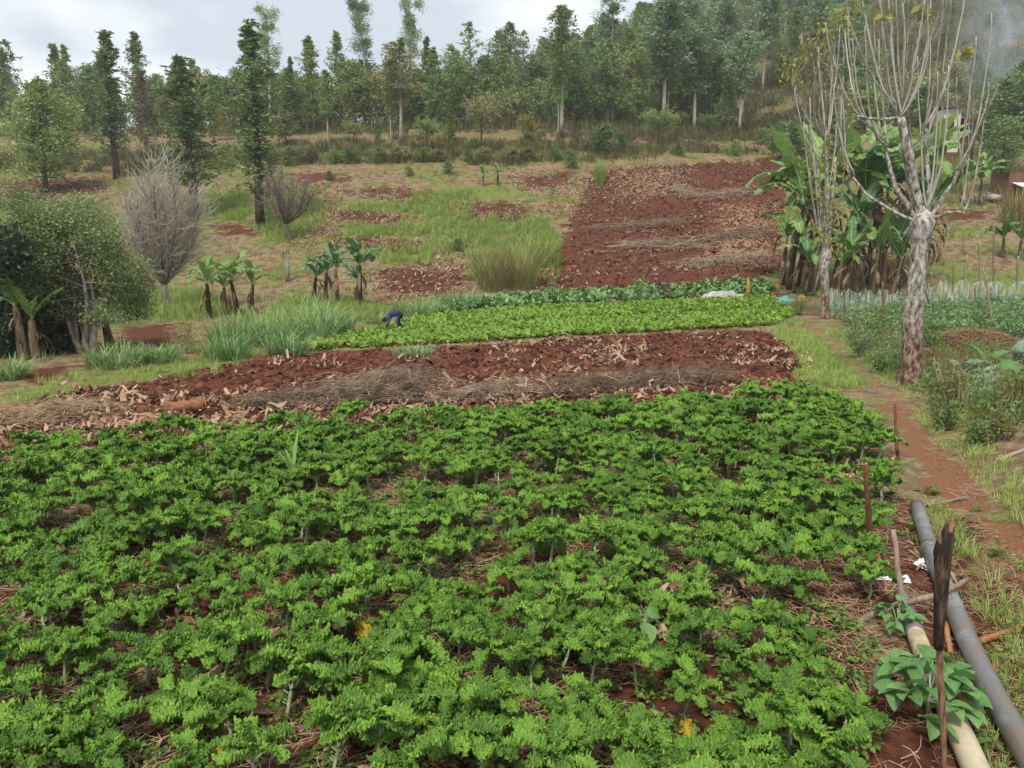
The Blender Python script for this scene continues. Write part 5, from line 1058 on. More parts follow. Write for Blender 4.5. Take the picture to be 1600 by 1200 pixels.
sh += fan((1446, 205), [(1452, 60), (1478, -30), (1500, -45), (1468, -10)], rp_) + fan((1380, 218), [(1345, 40), (1362, 20), (1330, 60), (1375, 60)], rp_, (3, 1.4)) + fan((1498, 268), [(1546, 22), (1545, 130), (1512, 60), (1525, 100)], rp_, (3, 1.4)) + fan((1332, 276), [(1296, 70), (1318, 120), (1308, 150)], rp_, (3, 1.4)) + fan((1345, 184), [(1300, 30), (1328, 20), (1315, 45)], rp_, (2.8, 1.4)) + fan((1500, 330), [(1500, 120), (1535, 190), (1518, 150)], rp_, (3, 1.4)) + fan(K1, [(1415, 130), (1465, 110), (1478, 160), (1395, 100), (1430, 90), (1488, 100)], rp_, (3, 1.4))
pollard('big pollarded tree by the footpath with flaking bark and many long bare upright shoots', (1420, 602), [(1420, 602), (1424, 540), (1430, 460), (1437, 390), (1441, 350), (1442, 326)], [40, 31, 28, 28, 26, 24, 23, 25, 32, 37, 28, 10], limbs, sh, 5, [(1342, 6, 14, 6), (1380, 22, 10, 6), (1432, 12, 10, 6), (1447, 22, 12, 6), (1507, 82, 12, 6)])
limbs = [([(1290, 400), (1285, 350), (1281, 300), (1276, 250)], 12, 6, .3), ([(1292, 400), (1297, 345), (1301, 300), (1306, 245)], 12, 6, -.3), ([(1290, 400), (1292, 340), (1294, 280), (1288, 210)], 16, 7, .1)]
sh = fan((1288, 393), [(1258, 190), (1268, 150), (1302, 180), (1312, 220), (1274, 240), (1296, 140), (1264, 270), (1318, 270)], rp_, (2.6, 1.3), .3) + fan((1288, 215), [(1240, 110), (1262, 105), (1284, 72), (1300, 55), (1310, 40), (1275, 110)], rp_, (3, 1.4)) + fan((1306, 245), [(1325, 90), (1316, 60), (1330, 140)], rp_, (2.8, 1.4)) + fan((1276, 250), [(1242, 140), (1256, 110), (1262, 160)], rp_, (2.8, 1.4))
pollard('thinner pollarded tree behind the big one with yellow leaves at the tips of its shoots', (1288, 498), [(1288, 498), (1290, 460), (1287, 420), (1290, 396), (1291, 384)], [17, 12, 11, 12, 15, 18, 15, 6], limbs, sh, 8, [(1238, 105, 50, 9), (1258, 125, 40, 10), (1286, 78, 40, 8), (1302, 38, 60, 11), (1318, 30, 50, 9), (1285, 50, 36, 9), (1262, 78, 40, 8), (1246, 130, 30, 8), (1328, 52, 30, 8), (1310, 150, 24, 9), (1325, 185, 24, 9), (1280, 300, 60, 12), (1302, 330, 60, 12), (1272, 255, 50, 11), (1312, 270, 50, 11), (1290, 225, 40, 10), (1284, 360, 50, 11), (1306, 380, 40, 11)], depth_spread=.9)

# --- bananas
def banana_leaf(seed, curl=1.3, tear=.5, w=.105):
    rg = np.random.default_rng(seed); n = 30; s = np.linspace(0, 1, n); e0 = 1.25; ang = e0 - curl * s ** 1.35; ds = 1 / (n - 1)
    x = np.concatenate([[0], np.cumsum(np.cos(ang[:-1])) * ds]); z = np.concatenate([[0], np.cumsum(np.sin(ang[:-1])) * ds])
    mid = np.stack([x, 0 * x, z], 1); nr = np.stack([-np.sin(ang), 0 * s, np.cos(ang)], 1); mb = MB()
    t = np.clip((s - .12) / .88, 0, 1); wd = w * np.clip(1.9 * t ** .5 * (1 - t) ** .38, .02, 1)
    mb.tube(mid, .011 * (1.1 - s) + .002, 5, 1)
    for sd_ in (1, -1):
        i = 3
        while i < n - 1:
            j = min(n - 1, i + int(rg.integers(1, 3 if rg.random() < tear else 7))); dr = rg.uniform(.15, .45) + (rg.random() < tear) * rg.uniform(0, .8); sk = rg.normal(0, .04)
            q = np.arange(i, j + 1); k = np.linspace(0, 1, 4)[None, :, None]; shr = np.where((q == i) | (q == j), .93, 1.0)[:, None, None]
            out_ = (np.array([sk, sd_, 0]) * k * shr + nr[q][:, None] * (.35 * k - dr * k ** 1.8)) * wd[q][:, None, None]
            V = mid[q][:, None] + out_; m_ = len(q); f = (np.arange(m_ - 1)[:, None] * 4 + np.arange(3)[None]); Fq = np.stack([f, f + 1, f + 5, f + 4], -1).reshape(-1, 4); mb.add(V, Fq, 0, rg.uniform(.2, .9)); i = j
    return mb
BL = {m: [banana_leaf(700 + k, (1.3, 1.9, .8, 2.2, 2.6)[k], (.5, .8, .3, .85, .9)[k]).mesh('leaf', [M[m], M['kale_rib']]) for k in range(5)] for m in ('banana', 'banana_dark')}
BD = [banana_leaf(720 + k, 1.5 + .4 * k, .9, .06).mesh('dead_leaf', [M['banana_dead'], M['banana_dead']]) for k in range(2)]
def banana(label, px, base, crown, L_px, n, mat, seed, group=None, lean=(0, 0), dead=4, stem_w=.5, depth=None, az=None):
    rg = np.random.default_rng(seed); p = spot(px, base) if depth is None else at_depth(px, depth); m_ = mpp(p); Hs = rise(p, crown); Ln = L_px * m_ * 1.15; n += 1; t = thing('banana_plant', label, 'banana plant', p, 0, group)
    s = np.linspace(0, 1, 7); P = np.stack([lean[0] * s ** 1.3 * Hs, lean[1] * s ** 1.3 * Hs, s * Hs - .15 * (1 - s)], 1); r = stem_w * .15 * (1.15 - .6 * s)
    mb = MB(); mb.tube(P, r, 9); mb.build('stem', M['banana_stem'], t); top = P[-1]
    for k in range(n):
        v = int(rg.integers(5)) if k else 2; a = (k * 2.2 + rg.normal(0, .3)) if az is None or k >= len(az) else az[k]; o = link('leaf', BL[mat][v], t)
        o.location = top - np.array([0, 0, .05 * Ln * rg.random()]); el = rg.normal(0, .18) + (.25 if k < n // 3 else 0) * -1; o.rotation_euler = (rg.normal(0, .15), el, a); q = Ln * rg.uniform(.75, 1.1); o.scale = (q, q, q)
    for k in range(dead):
        o = link('dead_leaf', BD[k % 2], t); o.location = top - np.array([0, 0, Hs * rg.uniform(.03, .45)]); o.rotation_euler = (rg.normal(0, .2), rg.uniform(1.2, 1.9), rg.uniform(0, 6.28)); q = Ln * rg.uniform(.35, .65); o.scale = (q, q, q)
    return t
G1, G2, G3 = 'bananas by the napier grass', 'bananas at the left edge', 'banana grove by the footpath'
for q in ((328, 497, 442, 46, 7, 'banana', 'light green banana plant leaning at the left end of the row below the slope'), (352, 492, 450, 40, 6, 'banana', 'short banana plant between the two light green ones'), (372, 492, 438, 50, 8, 'banana', 'light green banana plant with the fullest crown in the row below the slope'), (392, 484, 444, 40, 5, 'banana', 'slim banana stem at the right of the light green row'),
          (490, 470, 434, 44, 7, 'banana_dark', 'leftmost dark banana plant of the row behind the napier grass'), (508, 474, 426, 46, 7, 'banana_dark', 'middle dark banana plant with a drooping skirt behind the napier grass'), (528, 478, 420, 46, 8, 'banana_dark', 'taller dark banana plant leaning right behind the napier grass'), (563, 484, 415, 52, 9, 'banana_dark', 'dark banana plant standing apart above the right end of the napier grass'), (556, 480, 440, 36, 5, 'banana_dark', 'young banana shoot at the foot of the dark plant standing apart')):
    banana(q[6], q[0], q[1], q[2], q[3], q[4], q[5], int(q[0]), G1, (r5.normal(0, .12), r5.normal(0, .1)), 4, .8)
for q in ((38, 562, 478, 66, 8, 'banana_dark', 'dark banana plant with hanging dead leaves at the left frame edge'), (54, 560, 500, 60, 7, 'banana', 'banana plant with one upright new leaf near the left frame edge'), (120, 548, 470, 50, 4, 'banana_dark', 'old banana stem under the grey green bushy tree'), (172, 536, 490, 30, 3, 'banana_dark', 'stubby dead leaved banana stem right of the bushy tree trunks')):
    banana(q[6], q[0], q[1], q[2], q[3], q[4], q[5], int(q[0]), G2, (r5.normal(0, .08), r5.normal(0, .08)), 6, 1.0)
for q, az in (((1232, 452, 318, 104, 8, 'banana', 'banana plant at the grove end with long leaves reaching over the cleared slope'), (3.3, 2.9, 3.6, 2.4)), ((1262, 456, 300, 104, 9, 'banana', 'banana plant with tall upright bright leaves second in the grove'), (2.0, 1.4, 3.0)), ((1300, 452, 290, 100, 9, 'banana', 'banana plant hidden behind the thinner pollarded tree'), None),
              ((1330, 462, 305, 96, 9, 'banana_dark', 'dark banana plant mid grove with a thick skirt of dead leaves'), None), ((1352, 450, 272, 108, 9, 'banana', 'tall banana plant with bright upright leaves in the middle of the grove'), (1.5, 1.2, 2.0)), ((1378, 458, 300, 96, 9, 'banana_dark', 'dark banana plant just left of the big pollarded trunk'), None),
              ((1400, 448, 280, 100, 9, 'banana', 'banana plant showing behind the shoots of the big pollarded tree'), (.4, 1.2)), ((1420, 452, 320, 80, 7, 'banana_dark', 'lower banana plant right behind the big pollarded trunk'), None), ((1245, 446, 350, 70, 7, 'banana_dark', 'short dark banana plant low at the left side of the grove'), None), ((1315, 464, 350, 80, 7, 'banana_dark', 'short banana plant low in the shaded front of the grove'), None)):
    banana(q[6], q[0], q[1], q[2], q[3], q[4], q[5], int(q[0]), G3, (r5.normal(0, .10), r5.normal(0, .08)), 18, .95, None, az)
for k, (px, b, c_, L_) in enumerate(((1240, 458, 395, 60), (1256, 462, 410, 50), (1275, 452, 380, 60), (1308, 468, 412, 50), (1340, 470, 400, 58), (1362, 468, 392, 60), (1392, 470, 405, 55), (1225, 446, 375, 70), (1408, 462, 380, 60))):
    banana('%s low young banana sucker from the left at the foot of the grove' % nth(1 + sorted((1240, 1256, 1275, 1308, 1340, 1362, 1392, 1225, 1408)).index(px)), px, b, c_, L_, 6, 'banana' if k % 2 else 'banana_dark', 1900 + k, 'banana suckers at the foot of the grove', (r5.normal(0, .1), r5.normal(0, .1)), 3, .6)
for q in ((755, 291, 274, 22, 6, 'banana', 'small light green banana plant at the top of the patchy slope'), (778, 291, 272, 22, 6, 'banana', 'second small banana plant right of the first at the top of the patchy slope'), (1510, 322, 288, 44, 8, 'banana', 'banana plant below the rubble heap on the right slope'), (1530, 318, 282, 46, 8, 'banana', 'taller banana plant beside the brown shed on the right slope'), (1565, 402, 372, 40, 8, 'banana_dark', 'low dark banana plant on the grassy right slope'), (1592, 405, 376, 40, 8, 'banana_dark', 'low dark banana plant at the right frame edge'), (1218, 250, 222, 36, 7, 'banana', 'banana plant above the top corner of the cleared slope'),
          (1436, 300, 232, 36, 6, 'banana', 'banana plant with bright leaves behind the crown of the big pollarded tree')):
    banana(q[6], q[0], q[1], q[2], q[3], q[4], q[5], int(q[0]), None, (0, 0), 2, .8)

# --- poles, net, garden growth
def pole(name, label, cat, pts, wpx, mat, group=None, sides=8, planted=True, tip=.75):
    p = spot(*pts[0]); y0 = p[1]; dyy = r5.normal(0, .15); P = np.array([at_plane(*q, y0 + dyy * i) - p for i, q in enumerate(pts)]); P = smooth(P, 8)
    if planted: P[0] -= (P[1] - P[0]) / np.linalg.norm(P[1] - P[0]) * .15
    t = thing(name, label, cat, p, 0, group); mb = MB(); r = wpx * mpp(p) / 2; mb.tube(P + r5.normal(0, r * .15, (8, 3)), np.linspace(r, r * tip, 8) * (1 + .06 * r5.normal(size=8)), sides); mb.build('shaft', mat, t); return t
M['stake'] = solid('weathered_stake', (.16, .11, .075), (.32, .25, .18), scale=6, stretch=(3, 3, .7), bump=.4, obj=.5); M['stake_brown'] = solid('brown_stake', (.10, .045, .022), (.24, .115, .06), scale=9, stretch=(3, 3, .6), bump=.5)
for k, (pts, w_, lb) in enumerate((([(1272, 442), (1252, 385)], 5, 'thick pole leaning at the left foot of the banana grove'), ([(1270, 462), (1283, 410)], 5, 'pale forked pole beside the thinner pollarded tree'), ([(1325, 446), (1318, 390), (1312, 330)], 4, 'long pole leaning into the middle of the banana grove'), ([(1350, 452), (1348, 400)], 4, 'upright pale pole before the banana grove'), ([(1400, 452), (1385, 400), (1370, 360)], 4, 'prop pole leaning left towards the dark bananas'), ([(1425, 446), (1408, 400), (1388, 362)], 5, 'stout prop pole leaning left behind the big trunk'),
                                 ([(1424, 430), (1400, 388)], 3, 'short thin prop pole crossing behind the big trunk'), ([(1332, 455), (1344, 405)], 3, 'thin pole crossing the upright pale one'), ([(1372, 455), (1376, 395)], 4, 'upright pole in front of the dark bananas'), ([(1382, 514), (1379, 440)], 4, 'dark stake standing in the weeds left of the big trunk'))):
    pole('prop_pole', lb, 'pole', pts, w_, M['stake'] if k < 9 else M['stake_brown'])
for pts, w_, lb in (([(1458, 470), (1455, 425)], 3, 'first garden stake right of the big trunk behind the net'), ([(1488, 478), (1490, 410)], 3, 'tall straight garden stake in the net line'), ([(1506, 472), (1509, 430), (1511, 398)], 3, 'crooked garden stake with a bent top'), ([(1530, 470), (1532, 410), (1530, 375)], 4, 'grey garden stake with a thick top'), ([(1506, 395), (1505, 355)], 3, 'thin stake standing on the grassy slope'), ([(1553, 480), (1552, 415), (1553, 352)], 3, 'tallest thin garden stake'), ([(1552, 516), (1545, 470), (1539, 425)], 4, 'leaning garden stake before the net'), ([(1588, 478), (1591, 400)], 5, 'dark thick garden stake by the frame edge'),
                    ([(1460, 500), (1450, 470), (1443, 445)], 4, 'leaning stake just right of the big trunk'), ([(1320, 505), (1319, 452)], 3, 'thin stake in the net at its left end'), ([(1352, 498), (1353, 450)], 3, 'thin stake in the net between the two pollarded trees'), ([(1522, 490), (1524, 446)], 3, 'short stake in the net line')):
    pole('garden_stake', lb, 'stake', pts, w_, M['stake'])
def net_mat():
    m, t = new_mat('garden_net'); l = t.links.new; o = N(t, 'ShaderNodeOutputMaterial'); p = N(t, 'ShaderNodeBsdfPrincipled'); tr = N(t, 'ShaderNodeBsdfTransparent'); mx = N(t, 'ShaderNodeMixShader'); tc = N(t, 'ShaderNodeTexCoord'); mp = N(t, 'ShaderNodeMapping'); mp.inputs['Scale'].default_value = (7, 7, .7); nz = N(t, 'ShaderNodeTexNoise'); nz.inputs['Scale'].default_value = 1.5; nz.inputs['Detail'].default_value = 4
    l(tc.outputs['Object'], mp.inputs[0]); l(mp.outputs[0], nz.inputs['Vector']); r = ramp(t, [(.42, (.04, .04, .04)), (.68, (.58, .58, .58))]); l(nz.outputs[0], r.inputs[0]); l(r.outputs[0], mx.inputs[0]); c = ramp(t, [(.4, (.38, .56, .50)), (.6, (.74, .80, .76))]); l(nz.outputs[0], c.inputs[0]); l(c.outputs[0], p.inputs['Base Color']); p.inputs['Roughness'].default_value = .6
    l(tr.outputs[0], mx.inputs[1]); l(p.outputs[0], mx.inputs[2]); l(mx.outputs[0], o.inputs[0]); return m
M['net'] = net_mat()
def net(label, pts, hpx, seed):
    Q = np.array([spot(*q) for q in pts]); c = Q.mean(0); n = 70; s = np.linspace(0, 1, n); k = np.linspace(0, 1, len(Q)); B_ = np.stack([np.interp(s, k, Q[:, i]) for i in range(3)], 1); m_ = mpp(c); H = hpx * m_ * (1 + .22 * np.abs(np.sin(s * 16 + seed)) + .1 * vnoise(s * 50, s * 0, seed=seed)); rows_ = 7; mb = MB(); V = []
    for j in range(rows_):
        f = j / (rows_ - 1); V.append(B_ - c + np.stack([0 * s, .10 * np.sin(s * 60 + j * .6) + .06 * vnoise(s * 90, s * 0 + j * .5, seed=seed), f * H - .05], 1))
    i = (np.arange(rows_ - 1)[:, None] * n + np.arange(n - 1)[None]).ravel(); mb.add(np.concatenate(V), np.stack([i, i + 1, i + n + 1, i + n], 1)); t = thing('shade_net', label, 'net', c); mb.build('netting', M['net'], t)
    mb = MB(); mb.tube(V[-1], .012, 4, cap=False); mb.build('top_cord', M['net'], t)
net('white shade net strung along the garden between the two pollarded trees', [(1292, 492), (1360, 494), (1428, 492)], 34, 1)
net('whitish green shade net fence running right from the big pollarded tree', [(1440, 490), (1520, 486), (1680, 482)], 40, 2)
def leaf_clump(seed, n, r, h, ls, mat):
    rg = np.random.default_rng(seed); mb = MB(); C = rg.normal(0, 1, (n, 3)) * (r * .5, r * .5, h * .28) + (0, 0, h * .5); C[:, 2] = np.abs(C[:, 2]); leaf_cards(mb, C, rg.normal(size=(n, 3)) + (0, 0, .1), ls * rg.uniform(.6, 1.3, n), .55, rg=rg)
    for _ in range(7): mb.tube([(0, 0, 0), np.append(rg.normal(0, r * .3, 2), h * .7)], .006, 3, cap=False)
    return mb.mesh('clump', mat)
M['veg'] = leafmat('garden_leaf', (.06, .13, .028), (.23, .34, .09), trans=.3, obj=.4); M['veg_yel'] = leafmat('yellowish_weed_leaf', (.11, .13, .03), (.27, .28, .085), trans=.3, obj=.4)
M['veg_pale'] = leafmat('pale_garden_leaf', (.09, .18, .07), (.30, .43, .19), trans=.3, obj=.4); VG = [leaf_clump(800 + k, 150, .42, .5, .10, M['veg_pale' if k else 'veg']) for k in range(3)]; VY = [leaf_clump(810 + k, 110, .3, .45, .07, M['veg_yel']) for k in range(3)]
x, y = inpoly(poly((1300, 482), (1480, 478), (1700, 476), (1700, 540), (1560, 525), (1440, 545), (1330, 512)), 3.4, r5); scatter('potato_bed', 'bushy green leaf crop in the garden bed beyond the path', 'leaf crop', VG, ground(x, y, 0, False), r5.uniform(.7, 1.35, len(x)), rg=r5)
x, y = inpoly(poly((1310, 520), (1400, 525), (1440, 560), (1400, 590), (1360, 560)), 5, r5); k = fd(x, y) > .7; x, y = x[k], y[k]
x2, y2 = inpoly(poly((1440, 560), (1560, 548), (1760, 560), (1760, 690), (1640, 720), (1500, 640), (1450, 620)), 3.6, r5); x, y = np.concatenate([x, x2]), np.concatenate([y, y2])
scatter('garden_weeds', 'mixed green and yellowish weeds right of the footpath', 'weeds', VG + VY, ground(x, y, 0, False), r5.uniform(.4, .95, len(x)), rg=r5)
G_THIN = [tuft(14, .9, .4, .005, (0, .3), (.1, .7)).mesh('grass', M['grass_dry']) for _ in range(3)]
x, y = inpoly(poly((1330, 500), (1440, 500), (1445, 600), (1400, 590), (1360, 555)), 5, r5); x2, y2 = inpoly(poly((1450, 570), (1620, 560), (1800, 620), (1800, 760), (1600, 700), (1500, 650)), 6, r5); x, y = np.concatenate([x, x2]), np.concatenate([y, y2])
scatter('dry_stalks', 'thin dry weed stalks standing in the garden', 'weed stalks', G_THIN, ground(x, y, 0, False), r5.uniform(.5, 1.1, len(x)), rg=r5)
for k, (px, py, ty, wp, m_, n, lb) in enumerate(((1345, 560, 515, 50, 'veg', 500, 'dark green leafy weed bush left of the big pollarded trunk'), (1375, 585, 545, 44, 'veg', 420, 'low leafy weed bush at the path left of the big trunk'), (1250, 492, 462, 50, 'veg', 500, 'rounded green bush beside the yellow jerrycan'), (1300, 488, 445, 36, 'leaf_yellow', 300, 'yellowish bush at the foot of the thinner pollarded tree'), (1480, 640, 560, 80, 'veg_yel', 700, 'thin yellowish weed bush right of the big trunk foot'), (1580, 650, 560, 90, 'veg_yel', 800, 'tall loose yellow green weed bush at the right frame edge'),
                                      (1475, 672, 625, 60, 'veg', 420, 'low leafy weed on the bank beside the footpath'), (1520, 700, 655, 60, 'veg', 380, 'small leafy weed on the bank at the far right'), (1535, 322, 288, 60, 'veg', 380, 'green bush in front of the brown shed'), (1570, 318, 292, 50, 'veg_yel', 300, 'yellowish bush under the pale sheet roof'), (1560, 690, 640, 60, 'veg_yel', 380, 'twiggy weed on the bare bank at the far right'))):
    small_bush(lb, px, py, ty, wp, M[m_], n, 900 + k, 16, 'weed_bush')
# broad-leaved single plants
def broad_leaf(seed, heart=False, n=12, mu=9):
    rg = np.random.default_rng(seed); s = np.linspace(0, 1, n); u = np.linspace(-1, 1, mu); w_ = (.50 * np.sin(np.pi * np.clip(s, 0, 1) ** .62) ** .8 + .003) * .78
    if not heart: w_ = .34 * np.sin(np.pi * s ** .8) ** .7 + .003
    S_, U_ = np.meshgrid(s, u, indexing='ij'); A = np.abs(U_); x = S_ + (heart * -.10 * A * (1 - S_) ** 2); y_ = U_ * w_[:, None]; z = -.32 * S_ ** 1.8 + .13 * A * np.sin(np.pi * S_) + .014 * np.sin(S_ * 26 + 3 * A) * A + .03 * vnoise(S_ * 4, U_ * 3, seed=seed)
    i = (np.arange(n - 1)[:, None] * mu + np.arange(mu - 1)[None]).ravel(); mb = MB(); mb.add(np.stack([x, y_, z], -1).reshape(-1, 3), np.stack([i, i + 1, i + mu + 1, i + mu], 1), 0, np.clip(.55 + .3 * (A < .15) + .1 * rg.normal(), 0, 1).ravel())
    mb.tube(np.stack([s * .94, 0 * s, -.32 * s ** 1.8 - .006], 1)[::2], .012 * (1.1 - s[::2]), 4, 1, cap=False); return mb
HB = [broad_leaf(k, True).mesh('leaf', [M['bean'], M['kale_rib']]) for k in range(3)]
M['cab'] = leafmat('blue_green_leaf', (.09, .17, .10), (.26, .37, .25), trans=.2, obj=.2); CB = [broad_leaf(5 + k, False).mesh('leaf', [M['cab'], M['kale_rib']]) for k in range(3)]; WB = [broad_leaf(8 + k, False).mesh('leaf', [M['weed_red'], M['weed_red']]) for k in range(2)]; CG = [broad_leaf(15 + k, False).mesh('leaf', [M['bean'], M['kale_rib']]) for k in range(2)]
def leafy(name, label, cat, px, py, H, Rr, n, ls, meshes, seed, up=.2, trip=False):
    rg = np.random.default_rng(seed); p = spot(px, py); t = thing(name, label, cat, p); mb = MB(); mb.tube([(0, 0, -.05), (.01, 0, H * .4), (0, .01, H * .75)], [.010, .008, .005], 6); st = mb.build('stem', M['kale_stem'], t)
    for k in range(n):
        a = k * 2.4 + rg.normal(0, .3); f = (k + .5) / n; r = Rr * math.sqrt(f) * rg.uniform(.75, 1.1); h = H * (1 - .55 * f) * rg.uniform(.8, 1.1); c = np.array([r * math.cos(a), r * math.sin(a), h]); mb = MB(); mb.tube([(0, 0, H * .3), c * (.5, .5, .85), c], .0035, 4, cap=False); mb.build('leaf_stalk', M['kale_stem'], t)
        for q in ((0, -.95, .95) if trip else (0,)):
            o = link('leaf', meshes[int(rg.integers(len(meshes)))], t); o.location = c; o.rotation_euler = (rg.normal(0, .38), rg.normal(.12, .36) - up * (1 - f), a + q + rg.normal(0, .15)); z = ls * rg.uniform(.75, 1.15); o.scale = (z, z, z)
    return t
leafy('bean_plant', 'broad-leaved pale green bean plant growing over the cream pipe', 'bean plant', 1447, 1122, .42, .31, 22, .165, HB, 1, trip=True)
leafy('bean_plant', 'single pale bean seedling standing among the front kale plants', 'bean plant', 1005, 1008, .30, .09, 5, .17, HB, 2)
leafy('bean_plant', 'small weedy bean seedling beside the cream pipe end', 'bean plant', 1400, 985, .26, .16, 8, .10, HB, 3, trip=True)
leafy('weed_plant', 'purple leaved weed low among the front kale', 'weed', 575, 1010, .13, .08, 6, .12, WB, 4)
leafy('weed_plant', 'purple leaved weed in the kale right of the middle', 'weed', 672, 742, .22, .12, 6, .2, WB, 5)
for k, (px, py, H, Rr, n, ls, ms, lb) in enumerate(((1500, 592, .35, .25, 9, .5, CB, 'pale blue green broad-leaved plant right of the big pollarded trunk'), (1545, 588, .45, .3, 9, .62, CG, 'bright green broad-leaved plant in the weeds by the right frame edge'), (1582, 570, .4, .3, 9, .55, CB, 'blue green cabbage-like plant below the dry mound'), (1535, 608, .3, .25, 8, .45, CB, 'lower blue green leafy plant among yellowish weeds'))):
    leafy('broad_leaf_plant', lb, 'leafy plant', px, py, H, Rr, n, ls, ms, 20 + k, .5)
p = spot(1520, 540); t = thing('grass_mound', 'low mound of dry cut grass in the garden behind the leafy plants', 'mound', p); mb = MB(); m_ = mpp(p)
for _ in range(900):
    a = r5.uniform(0, 6.28); rr = math.sqrt(r5.random()); c = np.array([rr * math.cos(a) * 75 * m_, rr * math.sin(a) * .8, 0]); c[2] = .5 * (1 - rr ** 2) + float(height(p[0] + c[0], p[1] + c[1])) - p[2]; d = np.append(r5.normal(0, 1, 2), r5.normal(-.1, .2)); d *= .25 / np.linalg.norm(d); mb.tube([c - d, c + (0, 0, .03), c + d], .007, 3, cap=False, rnd=r5.random())
mb.build('cut_grass', M['straw'], t)['kind'] = 'stuff'

# --- things by the far end of the path
M['teal'] = solid('teal_tarp', (.05, .22, .20), (.16, .42, .38), scale=4, bump=.6, rough=.5, bd=.05); M['yellow'] = solid('yellow_plastic', (.50, .27, .06), (.62, .36, .10), scale=6, bump=0, rough=.4); M['navy'] = solid('dark_cloth', (.008, .012, .03), (.02, .03, .06), scale=6, bump=.5); M['orange'] = solid('orange_cloth', (.42, .17, .04), (.58, .27, .08), scale=6, bump=.5); M['sack'] = solid('pale_sack', (.30, .31, .27), (.52, .53, .48), scale=8, bump=.6); M['white_pl'] = solid('white_plastic', (.62, .63, .64), (.80, .81, .82), scale=12, bump=.3, rough=.4)
def cloth(name, label, cat, px, py, sx, sy, sz, mat, seed, rz=0, n=16):
    p = spot(px, py); t = thing(name, label, cat, p, rz); u = np.linspace(-1, 1, n); A, B_ = np.meshgrid(u, u, indexing='ij'); e = np.maximum(np.abs(A), np.abs(B_)); z = sz * (.55 + .6 * vnoise(A * 2.3, B_ * 2.3, seed=seed) + .3 * vnoise(A * 5, B_ * 5, seed=seed + 1)) * (1 - e ** 4) + .015
    q = 1 + .18 * vnoise(A * 1.5 + 9, B_ * 1.5, seed=seed); X_, Y_ = A * sx * q, B_ * sy * q; gz = full(p[0] + X_ * math.cos(rz) - Y_ * math.sin(rz), p[1] + X_ * math.sin(rz) + Y_ * math.cos(rz)) - p[2]
    i = (np.arange(n - 1)[:, None] * n + np.arange(n - 1)[None]).ravel(); mb = MB(); mb.add(np.stack([X_, Y_, np.maximum(z, .01) + gz], -1).reshape(-1, 3), np.stack([i, i + n, i + n + 1, i + 1], 1)); mb.build('fabric', mat, t); return t
cloth('tarpaulin', 'crumpled teal tarpaulin lying at the far end of the footpath', 'tarp', 1222, 470, .5, .45, .22, M['teal'], 1)
cloth('plastic_sheet', 'flat dark plastic sheet at the top corner of the crop rows', 'sheet', 1192, 449, .6, .3, .12, M['navy'], 2, .2)
t = cloth('sack_roll', 'long pale rolled sack lying along the top edge of the bright crop', 'sack', 1130, 466, 1.15, .22, .36, M['sack'], 3, .12)
cloth('plastic_scrap', 'white plastic scrap lying by the thin grey stake', 'plastic scrap', 1395, 908, .16, .07, .05, M['white_pl'], 4, -.1)
cloth('plastic_scrap', 'small white crumpled plastic beside the grey pipe', 'plastic scrap', 1443, 888, .05, .09, .06, M['white_pl'], 5, .3)
def hang(label, name, cat, top, bot, wpx, mat, seed):
    p = spot(*bot); t = thing(name, label, cat, p); y0 = p[1] - .06; n = 10; u = np.linspace(0, 1, n); V = []
    for k in range(12):
        a = k / 12 * 6.283; V.append(np.stack([at_plane(top[0] + (bot[0] - top[0]) * f, top[1] + (bot[1] - 6 - top[1]) * f, y0) - p + np.array([math.cos(a), .7 * math.sin(a), 0]) * wpx * mpp(p) / 2 * (.25 + 1.0 * f * (1.25 - f) * (1 + .35 * math.sin(a * 3 + seed))) for f in u]))
    V = np.stack(V, 1).reshape(-1, 3); Fq = [(r * 12 + k, r * 12 + (k + 1) % 12, r * 12 + 12 + (k + 1) % 12, r * 12 + 12 + k) for r in range(n - 1) for k in range(12)]; mb = MB(); mb.add(V, Fq); mb.build('fabric', mat, t); return t
pole('prop_pole', 'thin pole leaning beside the tarpaulin with a dark cloth hung on it', 'pole', [(1213, 466), (1224, 425), (1238, 382)], 3, M['stake_brown'])
hang('dark blue cloth hanging from the leaning pole by the tarpaulin', 'cloth', 'cloth', (1224, 418), (1222, 452), 8, M['navy'], 1)
pole('prop_pole', 'short stick holding up the orange cloth at the crop row corner', 'pole', [(1169, 462), (1169, 432)], 2, M['stake_brown'])
hang('orange cloth hanging on a short stick at the end of the bean rows', 'cloth', 'cloth', (1169, 434), (1169, 464), 8, M['orange'], 2)
p = spot(1252, 473); t = thing('jerrycan', 'yellow plastic jerrycan standing on the grass near the banana grove', 'jerrycan', p, .3); mb = MB(); me = bpy.data.meshes.new('body')
import bmesh
bm = bmesh.new(); bmesh.ops.create_cube(bm, size=1); bmesh.ops.scale(bm, vec=(.30, .20, .36), verts=bm.verts); bmesh.ops.translate(bm, vec=(0, 0, .18), verts=bm.verts); bmesh.ops.bevel(bm, geom=bm.edges[:], offset=.035, segments=3, affect='EDGES'); bm.to_mesh(me); bm.free(); me.materials.append(M['yellow']); link('body', me, t)
mb = MB(); mb.tube([(-.10, 0, .34), (-.09, 0, .41), (.03, 0, .41), (.05, 0, .34)], .018, 8); mb.build('handle', M['yellow'], t); mb = MB(); mb.tube([(.11, 0, .35), (.11, 0, .41)], .03, 10); mb.build('cap', M['yellow'], t)

